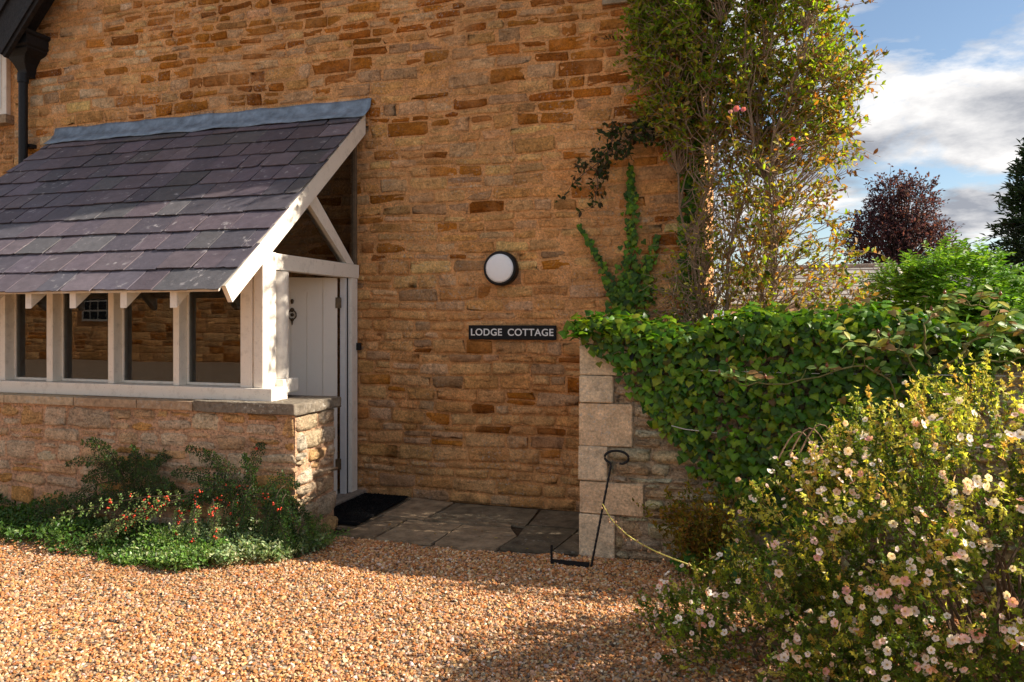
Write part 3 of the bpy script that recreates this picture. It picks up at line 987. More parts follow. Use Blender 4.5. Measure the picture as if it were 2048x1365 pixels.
SLC = [(.105, .085, .105), (.095, .082, .10), (.115, .090, .105), (.080, .074, .088), (.125, .10, .112), (.095, .090, .095)]
for k in range(NCOURSE):
    x = RX0 + (0 if k % 2 else -.14) + rng.uniform(-.03, .03)
    while x < RX1 - .02:
        wd = rng.choice([.22, .27, .30, .33, .36]) + rng.uniform(-.01, .01)
        a, b = max(x, RX0 + rng.uniform(0, .012)), min(x + wd, RX1 + rng.uniform(-.008, .006))
        if RX1 - b < .09: b = RX1 + rng.uniform(-.008, .006)
        if b - a > .05:
            s0 = k * gauge + rng.uniform(-.007, .007); s1 = s0 + gauge + .07
            s1 = min(s1, RL - .01)
            nb = 6
            bot = [(a + .003 + (b - a - .006) * i / nb, s0 + rng.normal(0, .0028)) for i in range(nb + 1)]
            if rng.rand() < .3: bot[0] = (bot[0][0] + .012, bot[0][1] + .010)
            if rng.rand() < .3: bot[-1] = (bot[-1][0] - .012, bot[-1][1] + .012)
            top = [(b - .003, s1), (a + .003, s1)]
            out2 = bot + top
            lift = rng.uniform(.014, .021); th = .0075; tw = rng.normal(0, .002)
            hh = lambda xx, ss: lift * (1 - (ss - s0) / (s1 - s0)) - .004 + tw * ((xx - a) / (b - a) - .5)
            V = [roof_pt(xx, ss, hh(xx, ss) + th) for xx, ss in out2] + [roof_pt(xx, ss, hh(xx, ss)) for xx, ss in out2]
            n = len(out2)
            T = [[0 + i, i + 1, n - 1] for i in range(nb)] + [[nb, nb + 1, n - 1]]
            T += [[n + i + 1, n + i, 2 * n - 1] for i in range(nb)] + [[n + nb + 1, n + nb, 2 * n - 1]]
            Q = [[i, i + n, (i + 1) % n + n, (i + 1) % n] for i in range(n)]
            V = np.array(V); o = V.mean(0)
            c = np.array(SLC[rng.randint(6)]) * (1 + rng.normal(0, .12))
            obj_me('slate', mesh_np('slate', V - o, [np.array(T), np.array(Q)], c), roof, o, 'slate')
        x += wd
# lead flashing: upstand on the wall, dressed over the top course
s = Soup(); nx = 44
prof = [(-.012, .075), (-.022, .045), (-.030, .0), (-.075, -.055), (-.16, -.125)]
V = []
for i in range(nx + 1):
    x = RX0 - .01 + (RX1 + .045 - RX0) * i / nx
    for j, (py0, pz0) in enumerate(prof):
        V.append((x, py0 - .004, ROOF_Z0 + .028 + pz0 + .006 * math.sin(i * .9 + j) * (j in (0, 4)) + rng.normal(0, .0025)))
m_ = len(prof)
s.add(V, [[i * m_ + j, (i + 1) * m_ + j, (i + 1) * m_ + j + 1, i * m_ + j + 1] for i in range(nx) for j in range(m_ - 1)], (.3, .36, .42))
fl = s.build('flashing', 'lead', porch, True)
sol = fl.modifiers.new('thick', 'SOLIDIFY'); sol.thickness = .006; sol.offset = 1
# bargeboard on the gable end
bpts = [(EAVE_Y + .07, rz(EAVE_Y + .07) - .022), (-.025, rz(-.025) - .022), (-.025, rz(-.025) - .215), (EAVE_Y + .145, rz(EAVE_Y + .145) - .20)]
prism('bargeboard', 'white', bpts, 'x', RX1 - .058, RX1 - .018, porch, bev=.004)
# rafters with tails under the eave
rx = RX1 - .16
k = 0
for xx in (-3.86, -4.30, -4.77, -5.20, -5.62, -6.05, -6.5, -6.95):
    pts = [(-.03, rz(-.03) - .047), (EAVE_Y + .06, rz(EAVE_Y + .06) - .047), (EAVE_Y + .06, rz(EAVE_Y + .06) - .165), (-.03, rz(-.03) - .165)]
    prism('rafter', 'white', pts, 'x', xx - .03, xx + .03, porch, bev=.003)

# ================================================================== THINGS ON AND BY THE HOUSE WALL
lamp = empty('wall_lamp', (-2.055, -.01, 2.15), 'round black bulkhead lamp with white opal disc on stone wall', 'lamp')
s = Soup(); s.lathe((-2.06, -.012, 2.15), (0, -1, 0), [(.150, 0), (.156, .01), (.156, .075), (.150, .090), (.136, .097), (.130, .092), (.130, .07), (0, .07)], (.02, .02, .02), 48)
s.build('housing', 'black', lamp, True)
s = Soup(); s.lathe((-2.06, -.012, 2.15), (0, -1, 0), [(.129, .080), (.128, .096), (.112, .103), (.07, .108), (0, .110)], (.8, .8, .85), 48)
s.build('diffuser', 'opal', lamp, True)

sign = empty('house_sign', (-1.968, -.02, 1.509), 'black name board with white capital letters reading LODGE COTTAGE', 'sign')
block('board', 'signblack', (-2.378, -.040, 1.510), (-1.558, -.016, 1.640), sign, .004)
fc = bpy.data.curves.new('lettering', 'FONT')
fc.body = 'LODGE  COTTAGE'; fc.align_x = 'CENTER'; fc.align_y = 'CENTER'; fc.size = .0885; fc.space_character = 1.06; fc.space_word = .85; fc.extrude = .0015; fc.offset = .0012
fc.materials.append(M['signwhite'])
tmp = bpy.data.objects.new('tmp', fc); COL.objects.link(tmp)
lm = bpy.data.meshes.new_from_object(tmp.evaluated_get(bpy.context.evaluated_depsgraph_get()))
bpy.data.objects.remove(tmp)
lm.transform(Matrix.Rotation(R(90), 4, 'X'))
fo = obj_me('lettering', lm, sign, (-1.968, -.0425, 1.5745), 'signwhite')

s = Soup(); s.box((-3.40, -1.075, .040), (-2.945, -.10, .058), (.01, .01, .01), .004)
for i in range(1600):                                # coir tufts
    x, y = rng.uniform(-3.39, -2.95), rng.uniform(-1.07, -.105)
    s.add([(x, y, .055), (x + .008, y + .002, .055), (x + rng.uniform(-.006, .014), y + rng.uniform(-.008, .008), .055 + rng.uniform(.006, .014))], [[0, 1, 2]], (.01, .01, .01))
s.build('door_mat', 'mat', None, label='black rectangular door mat on paving before the porch', cat='door mat')

scr = empty('boot_scraper', (-1.11, -1.45, 0), 'wrought iron boot scraper with tall looped handle beside garden wall', 'boot scraper')
foot, topp = np.array([-.98, -1.45, -.03]), np.array([-.861, -1.30, .683])
hp = [foot + (topp - foot) * t for t in np.linspace(0, 1, 60)]
s = Soup(); s.tube(hp, [.0085 + .0014 * math.sin(i * 1.9) for i in range(60)], n=6)
lc = np.array([-.822, -1.30, .735])
arc = [lc + np.array([math.cos(t) * .083, 0, math.sin(t) * .047]) for t in np.linspace(R(236), R(-62), 26)]
s.tube([topp] + arc, .0088, n=8)
s.tube([arc[-1], arc[-1] + np.array([-.02, 0, .002])], .008, n=8)
s.build('handle', 'black', scr, True)
s = Soup(); s.tube([(-1.248, -1.454, z) for z in (-.03, .06, .137)], .0085, n=8); s.build('post', 'black', scr, True)
s = Soup(); s.box((-1.245, -1.4565, .006), (-.983, -1.4495, .040)); s.build('scraper_blade', 'black', scr)

# ================================================================== GARDEN WALL
gw = empty('garden_wall', (-1.1, -.98, 0), 'weathered stone garden wall with pale squared end stones', 'wall')
GX0, GX1, GY0, GY1, GZ = -1.105, 6.0, -1.20, -.76, 1.60
s = Soup(); s.box((GX0 + .01, GY0 + .004, -.05), (GX1, GY1, GZ), (.60, .46, .31)); core = s.build('core', 'stone_grey', gw)
QU = [(0.0, .311, .26), (.311, .544, .462), (.544, .794, .212), (.794, 1.10, .385), (1.10, 1.296, .25), (1.296, 1.511, .36), (1.511, 1.6, .3)]
GS = [(.76, .57, .37), (.82, .65, .45), (.66, .47, .28), (.80, .55, .31), (.66, .51, .36)]
gcol = lambda u, v: tuple(np.clip(np.array(GS[rng.randint(5)]) * (1 + rng.normal(0, .12)), .03, .7))
cells = []
for k, (z0, z1, wd) in enumerate(QU):
    c = (.86, .68, .46) if k != 1 and k != 3 else (.84, .60, .37)
    bm = bmesh.new(); bmesh.ops.create_cube(bm, size=1.0)
    lo, hi = Vector((GX0 + rng.uniform(-.004, .004), GY0 - .022 + rng.uniform(-.004, .004), z0 + .003)), Vector((GX0 + wd - .006, GY1 + .01, z1 - .004))
    for v in bm.verts: v.co = Vector([lo[i] + (v.co[i] + .5) * (hi[i] - lo[i]) for i in range(3)])
    bmesh.ops.bevel(bm, geom=bm.edges[:], offset=.011, segments=3, affect='EDGES', profile=.6)
    for v in bm.verts: v.co += Vector(rng.normal(0, .0016, 3))
    bm_obj('quoin', bm, 'ashlar', gw, c)
    cells += stone_layout(GX0 + wd, 3.4, z0, z1, hmin=.05, hmax=.11, wmin=.12, wmax=.42, split=.3, wave=.006, seed=40 + k)
IVYP = [(1150, 660), (1240, 740), (1300, 830), (1370, 905), (1420, 965), (1560, 1050), (2100, 1050), (2100, 600), (1150, 600)]
lay_stones(cells, lambda V: np.stack([V[:, 0], GY0 - V[:, 2], V[:, 1]], 1), 'stone_grey', core, gcol, gap=.006, depth=(.004, .032), rough=2.4, sq=4.0, n_parts=120,
           visible=lambda px, py, c: 0.0 if inpoly(px, py, IVYP) or px > 1500 else 1.0)

# training wires along the wall
for k, pts in enumerate(([(-.35, -1.315, 1.352), (.4, -1.318, 1.345), (1.4, -1.315, 1.352), (3.0, -1.315, 1.35)], [(-.45, -1.29, .97), (-.36, -1.30, .951), (.0, -1.31, .925), (.236, -1.31, .905), (.8, -1.30, .90), (2.2, -1.30, .93)])):
    s = Soup(); s.tube(pts, .0032, n=5)
    s.build('training_wire', 'galv', None, True, label=('taut upper training wire stretched across the ivy' if k == 0 else 'slack lower training wire sagging across the ivy'), cat='wire', group='training wires on the garden wall')

# ================================================================== PLANT BUILDERS


def sprig_path(p0, d0, length, n=5, droop=.0, wig=.15):
    d = unit(d0); pts = [np.array(p0, float)]
    for _ in range(n):
        d = unit(d + rng.normal(0, wig, 3) + np.array([0, 0, -droop]))
        pts.append(pts[-1] + d * length / n)
    return np.array(pts)


def leaf_parts(parent, name, mat, Ms, meshes):
    for k, mtx in enumerate(Ms):
        o = bpy.data.objects.new(name, meshes[k % len(meshes)])
        COL.objects.link(o)
        o.parent = parent
        o.matrix_parent_inverse = Matrix.Translation(-WL[parent.name])
        o.matrix_basis = mtx


def basis(P, D, N, sx, sy):
    D = unit(D); S = unit(np.cross(D, N)); N = np.cross(S, D)
    return Matrix(((S[0] * sx, D[0] * sy, N[0] * sy, P[0]), (S[1] * sx, D[1] * sy, N[1] * sy, P[1]), (S[2] * sx, D[2] * sy, N[2] * sy, P[2]), (0, 0, 0, 1)))


IVYC = [(.070, .165, .006), (.036, .095, .005), (.12, .235, .008), (.17, .26, .010), (.05, .14, .008), (.20, .25, .014), (.16, .11, .03)]
IVYM = []
for c in IVYC:
    T, F = TPL['ivy']
    cc = np.tile(np.array(c), (len(T), 1)); cc[8] *= 1.25
    m_ = mesh_np('leaf', T, F, cc, True); m_.materials.append(M['ivy']); IVYM.append(m_)

# ---- ivy over the garden wall
ivy = empty('wall_ivy', (.6, -1.2, 0), 'glossy dark green ivy cloaking the top and face of garden wall', 'ivy')
ivy_low = lambda x: np.interp(x, [-1.16, -1.09, -.81, -.60, -.363, -.198, .05, .25, .8, 1.0, 1.24, 1.64, 3.4], [1.72, 1.56, 1.34, 1.03, .80, .60, .40, .30, .35, .80, 1.28, 1.46, 1.46])
ivy_top = lambda x: 1.70 + .05 * np.sin(x * 3.1) + .03 * np.sin(x * 7.7 + 1)
Ps, Ds, Ns, Ls = [], [], [], []
n = 12500
x = rng.uniform(-1.16, 3.2, n); z = rng.uniform(.25, 1.76, n)
lo = ivy_low(x) + rng.normal(0, .04, n)
k_ = (z > lo) & (z < ivy_top(x)) & (rng.rand(n) < .78)
x, z, lo = x[k_], z[k_], lo[k_]
depth = .03 + .10 * np.clip((z - lo) / .4, 0, 1) * rng.rand(len(x)) ** .7 + .05 * np.clip((z - 1.4) / .3, 0, 1) * rng.rand(len(x))
Ps.append(np.stack([x, GY0 - .01 - depth - .03 * (vnoise(x * 3, z * 3, 9) > .2), z], 1))
m = len(x)
Ds.append(np.stack([rng.normal(0, .5, m), rng.uniform(-.75, .1, m), -np.ones(m)], 1))
Ns.append(np.stack([rng.normal(0, .4, m), -np.ones(m), rng.uniform(-.1, 1.1, m)], 1))
Ls.append(rng.uniform(.032, .070, m))
n = 3600                                               # cap along the wall top
x = rng.uniform(-1.17, 3.4, n); y = rng.uniform(GY0 - .14, GY1 + .12, n)
zz = ivy_top(x) - .02 - .35 * np.clip(np.abs(y + .98) - .20, 0, 1) + rng.normal(0, .035, n)
Ps.append(np.stack([x, y, zz], 1))
Ds.append(np.stack([rng.normal(0, .6, n), rng.normal(-.35, .6, n), rng.normal(-.1, .35, n)], 1))
Ns.append(np.stack([rng.normal(0, .35, n), rng.normal(-.25, .35, n), np.ones(n)], 1))
Ls.append(rng.uniform(.040, .080, n))
P, D, N, L = np.concatenate(Ps), np.concatenate(Ds), np.concatenate(Ns), np.concatenate(Ls)
qx, qy = project(P)
show = (qx > 1140) & (qx < 2030) & ~((qx > 1560) & (qy > 1000 - .45 * (qx - 1560))) & (P[:, 1] < GY0 - .06)
score = np.where(show, L * (.5 + np.clip(GY0 - P[:, 1], 0, .2) * 4), 0)
big = np.argsort(-score)[:300]
rest = np.setdiff1d(np.arange(len(P)), big)
leaf_parts(ivy, 'leaf', 'ivy', [basis(P[i], D[i], N[i], L[i] * 1.02, L[i]) for i in big], IVYM[:5])
s = Soup(); leaves(s, P[rest], D[rest], N[rest], L[rest], L[rest] * 1.02, pick(IVYC, len(rest), .26, [.2, .2, .2, .13, .18, .07, .02]), 'ivy')
s.build('ivy_foliage', 'ivy', ivy, True, kind='stuff')
s = Soup()
for i in range(36):
    x0 = rng.uniform(-.9, 2.6); p = [(x0 + .12 * q * rng.uniform(-.6, .6), GY0 - .02, max(ivy_low(x0), .1) + q * (1.62 - max(ivy_low(x0), .1)) / 6) for q in range(7)]
    s.tube(p, .006, (.12, .09, .06), 5)
s.build('ivy_stem', 'bark', ivy, True)

# ---- ivy climbing the house wall behind the garden wall
civy = empty('climbing_ivy', (-.95, -.05, 0), 'narrow dark ivy shoots climbing the house wall above garden wall', 'ivy')
s, st = Soup(), Soup()
tracks = [([(-.95, 1.3), (-.93, 1.9), (-.88, 2.4), (-.89, 2.75), (-.905, 3.02)], .10, 430), ([(-1.0, 1.5), (-1.05, 1.9), (-1.12, 2.15), (-1.25, 2.36), (-1.36, 2.53)], .05, 130),
          ([(-.8, 1.4), (-.78, 1.9), (-.74, 2.2), (-.68, 2.42)], .09, 170), ([(-.45, 1.5), (-.43, 2.2), (-.41, 2.9), (-.43, 3.2)], .09, 420), ([(-.95, 1.5), (-.93, 1.9), (-.92, 2.12)], .19, 430), ([(-.40, 1.4), (-.38, 2.4), (-.39, 3.4), (-.36, 4.5)], .075, 1500)]
for pts, wd, m in tracks:
    pts = np.array(pts); t = rng.rand(m); tt = t * (len(pts) - 1)
    x = np.interp(tt, range(len(pts)), pts[:, 0]); z = np.interp(tt, range(len(pts)), pts[:, 1])
    sp = wd * ((1.15 - t) if m < 1000 else 1.0)
    x = x + rng.normal(0, 1, m) * sp * .55
    y = np.where(x < HX1, -.03 - rng.rand(m) * (.03 + .05 * (1 - t)), rng.uniform(-.12, .25, m))
    lf = rng.uniform(.032, .062, m) * (1.15 - .45 * t * (m < 1000))
    leaves(s, np.stack([x, y, z], 1), np.stack([rng.normal(0, .5, m), rng.uniform(-.4, 0, m), -np.ones(m)], 1), np.stack([rng.normal(0, .3, m), -np.ones(m), rng.uniform(0, .7, m)], 1), lf, lf, pick(IVYC[:5], m, .2), 'ivy')
    st.tube([(a, -.022, b) for a, b in pts], .005, (.10, .08, .05), 5)
s.build('foliage', 'ivy', civy, True, kind='stuff'); st.build('stem', 'bark', civy, True)

# ---- big climbing shrub at the house corner
shrub = empty('climbing_shrub', (-.15, -.35, 0), 'tall straggly climbing shrub with green and russet leaves at house corner', 'shrub')
SHP = [(-.80, 4.9), (-.78, 4.34), (-.82, 3.89), (-.70, 3.58), (-.76, 3.25), (-.45, 3.14), (-.36, 2.94), (-.34, 2.57), (-.42, 2.34), (-.55, 2.20), (-.60, 1.70), (1.0, 1.70), (.80, 1.99), (.80, 2.22), (.76, 2.37),
       (.60, 2.53), (.67, 2.68), (.79, 3.02), (.76, 3.32), (.92, 3.57), (.79, 3.77), (.60, 4.14), (.70, 4.9)]
st, tw, lv = Soup(), Soup(), Soup()
stems = []
for k in range(5):
    x0 = -.30 + .11 * k + rng.uniform(-.04, .04)
    top = (-.5 + .27 * k + rng.uniform(-.1, .1), rng.uniform(4.0, 4.7))
    pts = [(x0 + (top[0] - x0) * t ** 1.6 + .11 * math.sin(t * 6 + k * 1.7) + .04 * math.sin(t * 19 + k), -.22 - .10 * (k % 3) + .06 * math.sin(t * 5 + k * 2), top[1] * t) for t in np.linspace(0, 1, 16)]
    stems.append(np.array(pts)); st.tube(pts, np.linspace(.020, .003, 16), (.24, .17, .115), 7)
allst = np.concatenate(stems)
nb = 0
while nb < 1650:
    x, z = rng.uniform(-1.1, 1.0), rng.uniform(.5, 4.85)
    if z > 1.7 and not inpoly(x, z, SHP): continue
    if z < 1.7 and (x < -.55 or rng.rand() < .5): continue  # low growth hidden behind the garden wall, added to block sun on the paving
    wbar = .35 if (.3 < x and 2.2 < z < 3.0) else (.85 if x > .35 else 1.0)     # a thinner place where sky shows
    if rng.rand() > wbar * (1.0 if z > 2.9 else .8): continue
    yf = -.40 if z > 3.0 else -.62
    y = rng.uniform(yf, -.10) if x < HX1 + .1 else rng.uniform(yf, .40)
    p = np.array([x, y, z])
    j = np.argmin(((allst - p + np.array([0, 0, .35])) ** 2).sum(1))
    q = allst[j]
    mid = (p + q) / 2 + rng.normal(0, .05, 3)
    if x < HX1 + .05: mid[1] = min(mid[1], -.06)
    path = np.array([q, (q + mid) / 2 + rng.normal(0, .02, 3), mid, (mid + p) / 2 + rng.normal(0, .025, 3), p])
    tw.tube(path, np.linspace(.0055, .0022, 5), (.30, .21, .145), 4)
    out_d = unit(np.array([x - .05, -.3 + rng.normal(0, .4), .35 + rng.normal(0, .4)]))
    for b in range(4):
        sp = sprig_path(p, out_d + rng.normal(0, .75, 3), rng.uniform(.12, .30), 5, .02, .25)
        if x < HX1 + .3: sp[:, 1] = np.where(sp[:, 0] < HX1 + .02, np.minimum(sp[:, 1], -.03), sp[:, 1])
        tw.tube(sp, np.linspace(.003, .0012, 6), (.32, .22, .15), 3)
        m = rng.randint(6, 12) if z > 3.1 else (rng.randint(2, 8) if x > -.1 else rng.randint(0, 4))
        t = rng.rand(m) * 5; i0 = np.minimum(t.astype(int), 4); fr = (t - i0)[:, None]
        lp = sp[i0] * (1 - fr) + sp[i0 + 1] * fr
        ld = unit(rvec(m) * .8 + out_d * .5 + np.array([0, 0, .25]))
        ll = rng.uniform(.032, .060, m)
        top_f = np.clip((z - 2.9) / 1.2, 0, 1)
        pg = .20 + .50 * top_f
        pr_ = .30 * (1 - top_f) + .25 * max(0, x) * .8
        rem = max(.05, 1 - pg - pr_)
        tot = pg + pr_ + rem
        cols = [(.15, .25, .014), (.24, .33, .02), (.36, .34, .03), (.28, .25, .03), (.38, .19, .035), (.30, .13, .04), (.36, .25, .13), (.08, .13, .014)]
        pp = np.array([pg * .42, pg * .58, rem * .45, rem * .35, pr_ * .40, pr_ * .25, pr_ * .35, rem * .20]) / tot
        pp /= pp.sum()
        leaves(lv, lp, ld, unit(rvec(m) + np.array([.3, -.3, .8])), ll, ll * .52, pick(cols, m, .22, pp), 'oval')
    nb += 1
# a dark side branch reaching over the wall face
for (bp, sd_) in (([(-.35, -.28, 3.15), (-.75, -.25, 3.25), (-1.1, -.2, 3.08), (-1.40, -.16, 2.83)], 5), ([(-.5, -.25, 3.2), (-.95, -.2, 3.3), (-1.15, -.17, 3.05), (-1.2, -.15, 2.66)], 6)):
    bp = np.array(bp); tt = np.linspace(0, 3, 14)
    path = np.stack([np.interp(tt, range(4), bp[:, i]) for i in range(3)], 1) + rng.normal(0, .012, (14, 3))
    tw.tube(path, np.linspace(.008, .003, 14), (.16, .11, .08), 5)
    for i in range(3, 14):
        for b in range(6 if i < 9 else 3):
            sp = sprig_path(path[i], rng.normal(0, 1, 3) * (1, .35, 1) + np.array([-.4, 0, -.1]), rng.uniform(.08, .2), 4, .02, .25)
            sp[:, 1] = np.minimum(sp[:, 1], -.04)
            tw.tube(sp, np.linspace(.0025, .001, 5), (.16, .11, .08), 3)
            m = rng.randint(3, 7); lp = sp[rng.randint(1, 5, m)]
            ll = rng.uniform(.042, .066, m)
            leaves(lv, lp, rvec(m) + np.array([-.2, -.2, 0]), rvec(m) + np.array([0, -.8, .5]), ll, ll * .55, pick([(.045, .07, .03), (.07, .06, .035), (.05, .085, .03)], m, .2), 'oval')
# a few long shoots poking out into the sky
for p0, d0, ln in (((.62, -.25, 4.05), (1, 0, .35), .38), ((.72, -.3, 3.45), (1, -.1, .45), .42), ((.6, -.2, 3.2), (1, 0, -.25), .35), ((.55, -.2, 2.75), (1, 0, .0), .35), ((.6, -.3, 3.75), (1, .1, .7), .34), ((.55, -.1, 2.45), (1, 0, .1), .3), ((-.9, -.2, 4.0), (-1, -.1, .4), .3)):
    sp = sprig_path(p0, d0, ln, 8, .0, .12)
    tw.tube(sp, np.linspace(.004, .0012, 9), (.22, .14, .10), 4)
    for b in range(7):
        s2 = sprig_path(sp[1 + b], unit(d0) + rng.normal(0, .7, 3), rng.uniform(.05, .14), 3, 0, .2)
        tw.tube(s2, np.linspace(.002, .001, 4), (.22, .14, .10), 3)
        m = rng.randint(2, 6); ll = rng.uniform(.03, .05, m)
        leaves(lv, s2[rng.randint(0, 4, m)], rvec(m) + unit(d0) * .6, rvec(m) + np.array([0, 0, .6]), ll, ll * .5, pick([(.16, .08, .03), (.14, .13, .03), (.22, .10, .04)], m, .2), 'oval')
st.build('stem', 'bark', shrub, True, kind='stuff'); tw.build('twigs', 'bark', shrub, False, kind='stuff'); lv.build('crown', 'leaf_thin', shrub, True, kind='stuff')
# a few late pink and red blooms in it
PET = []


def flower_mesh(name, petal, eye, cup=.25, nseg=5, r=1.0):
    V, T, C = [], [], []
    for k in range(nseg):
        a = k * 2 * math.pi / nseg
        u = np.array([math.cos(a), math.sin(a), 0]); v = np.array([-math.sin(a), math.cos(a), 0]); zz = np.array([0, 0, 1.0])
        i = len(V)
        tl = rng.uniform(-.06, .06)
        V += [u * .10, u * .45 + v * .40 + zz * (cup * .35), u * .85 + v * .40 + zz * (cup * .8 + tl), u * 1.0 + zz * (cup + tl), u * .85 - v * .40 + zz * (cup * .8 + tl), u * .45 - v * .40 + zz * (cup * .35), u * .6 + zz * (cup * .38)]
        for q in range(6):
            T.append([i + 6, i + q, i + (q + 1) % 6])
        C += [petal * np.array([.9, .75, .6])] + [petal] * 5 + [petal * .97]
    i = len(V)
    m = 7
    for k in range(m):
        a = k * 2 * math.pi / m
        V.append(np.array([math.cos(a) * .20, math.sin(a) * .20, .06]))
    V.append(np.array([0, 0, .17]))
    T += [[i + k, i + (k + 1) % m, i + m] for k in range(m)]
    C += [eye] * (m + 1)
    me_ = mesh_np(name, np.array(V) * r, np.array(T), np.array(C), True)
    me_.materials.append(M['petal'])
    return me_


rf = [flower_mesh('bloom', np.array(c), np.array((.4, .25, .08)), .5, 6) for c in ((.75, .22, .28), (.62, .06, .07), (.78, .42, .42))]
for k, (x, z, r_) in enumerate(((-.03, 3.22, .024), (.02, 3.21, .020), (-.07, 3.20, .018), (.36, 2.98, .018), (.40, 2.90, .016), (.45, 2.97, .014), (.35, 2.93, .014))):
    o = bpy.data.objects.new('bloom', rf[(0, 0, 2, 1, 1, 2, 1)[k]]); COL.objects.link(o); o.parent = shrub
    o.matrix_parent_inverse = Matrix.Translation(-WL[shrub.name])
    o.matrix_basis = basis(np.array([x, -.80, z]), rng.normal(0, 1, 3) + np.array([0, 0, 1.0]), np.array([.1, -1, .3]), r_, r_)

# ---- climbing rose trained on the wires
rose = empty('climbing_rose', (.7, -1.4, 0), 'sparse climbing rose with pale leaves and hips trained over the ivy', 'rose')
st, lvp = Soup(), []
canes = [[(1.05, -1.32, .0), (1.0, -1.34, .7), (.9, -1.36, 1.3), (.72, -1.42, 1.42), (.3, -1.46, 1.29), (.05, -1.47, 1.27), (-.10, -1.46, 1.33)],
         [(1.0, -1.34, .7), (1.08, -1.38, 1.3), (.95, -1.42, 1.50), (.72, -1.46, 1.52), (.58, -1.48, 1.60)],
         [(1.08, -1.38, 1.3), (1.3, -1.42, 1.55), (1.5, -1.45, 1.62), (1.75, -1.45, 1.66)], [(1.1, -1.38, 1.4), (1.05, -1.42, 1.65), (1.2, -1.40, 1.80), (1.5, -1.4, 1.75)], [(1.3, -1.42, 1.55), (1.25, -1.42, 1.42), (1.55, -1.42, 1.45), (1.8, -1.4, 1.55)]]
LP, LD, LN, LL = [], [], [], []
hips = []
for cn in canes:
    cn = np.array(cn); tt = np.linspace(0, len(cn) - 1, 26)
    path = np.stack([np.interp(tt, range(len(cn)), cn[:, i]) for i in range(3)], 1) + rng.normal(0, .007, (26, 3))
    st.tube(path, np.linspace(.008, .0035, 26), (.22, .20, .08), 5)
    for i in range(10, 26):
        if rng.rand() < .8:
            sp = sprig_path(path[i], np.array([rng.normal(0, .6), -.3, .7 + rng.normal(0, .5)]), rng.uniform(.05, .17), 4, 0, .2)
            st.tube(sp, np.linspace(.003, .0016, 5), (.20, .20, .08), 4)
            for j in range(2, 5):
                for sd_ in (-1, 1):
                    if rng.rand() < .55:
                        LP.append(sp[j]); LD.append(np.array([sd_, rng.normal(-.3, .3), rng.normal(-.2, .5)])); LN.append(np.array([rng.normal(0, .4), -.7, .8])); LL.append(rng.uniform(.045, .085))
            if rng.rand() < .4: hips.append(sp[-1])
n = len(LP); ROSEC = [(.26, .38, .10), (.18, .31, .07), (.34, .42, .10), (.46, .42, .05), (.15, .26, .05), (.36, .20, .07)]
rm = []
for c in ROSEC:
    T, F = TPL['oval']; m_ = mesh_np('leaf', T, F, np.array(c), True); m_.materials.append(M['leaf']); rm.append(m_)
leaf_parts(rose, 'leaf', 'leaf', [basis(LP[i], LD[i], LN[i], LL[i] * .62, LL[i]) for i in rng.permutation(n)], rm)
st.build('stem', 'bark', rose, True, kind='stuff')
hm = Soup(); hm.lathe((0, 0, 0), (0, 0, 1), [(.0, 0), (.007, .003), (.010, .012), (.006, .021), (.003, .024), (.006, .030)], (.24, .08, .035), 8)
hme = mesh_np('hip', np.concatenate(hm.V), np.concatenate(hm.Q), np.concatenate(hm.C), True); hme.materials.append(M['berry'])
for p in hips:
    o = bpy.data.objects.new('hip', hme); COL.objects.link(o); o.parent = rose; o.matrix_parent_inverse = Matrix.Translation(-WL[rose.name]); o.location = p

# ---- flowering bush in front
bush = empty('flowering_bush', (.75, -2.75, 0), 'rounded golden green bush covered with small pale pink flowers', 'bush')
EL = [((1.12, -2.72, .62), (1.05, .80, .80)), ((.10, -2.48, .12), (.60, .46, .27)), ((2.0, -2.5, .75), (.9, .8, .80)), ((.66, -2.45, .68), (.58, .55, .42)), ((.70, -3.0, .45), (.62, .45, .45))]


def bush_pts(n, rlo=.82, rhi=1.03, gaps=True):
    P, Nn = [], []
    vol = np.array([e[1][0] * e[1][2] for e in EL]); vol /= vol.sum()
    while len(P) < n:
        k = rng.choice(len(EL), p=vol)
        c, r = np.array(EL[k][0]), np.array(EL[k][1])
        u = rvec(1)[0]; rr = rng.uniform(rlo, rhi)
        lump = 1 + .10 * vnoise(u[0] * 4 + k, u[1] * 4 + u[2] * 5, 31) * (rr > .6)
        p = c + r * u * rr * lump
        if p[2] < .03: continue
        inside = any((((p - np.array(c2)) / np.array(r2)) ** 2).sum() < (rlo - .12) ** 2 for j, (c2, r2) in enumerate(EL) if j != k)
        if inside: continue
        if gaps and vnoise(p[0] * 9, p[2] * 9 + p[1] * 7, 55) < -.12 and rng.rand() < .9: continue
        P.append(p); Nn.append(unit(u / r))
    return np.array(P), np.array(Nn)


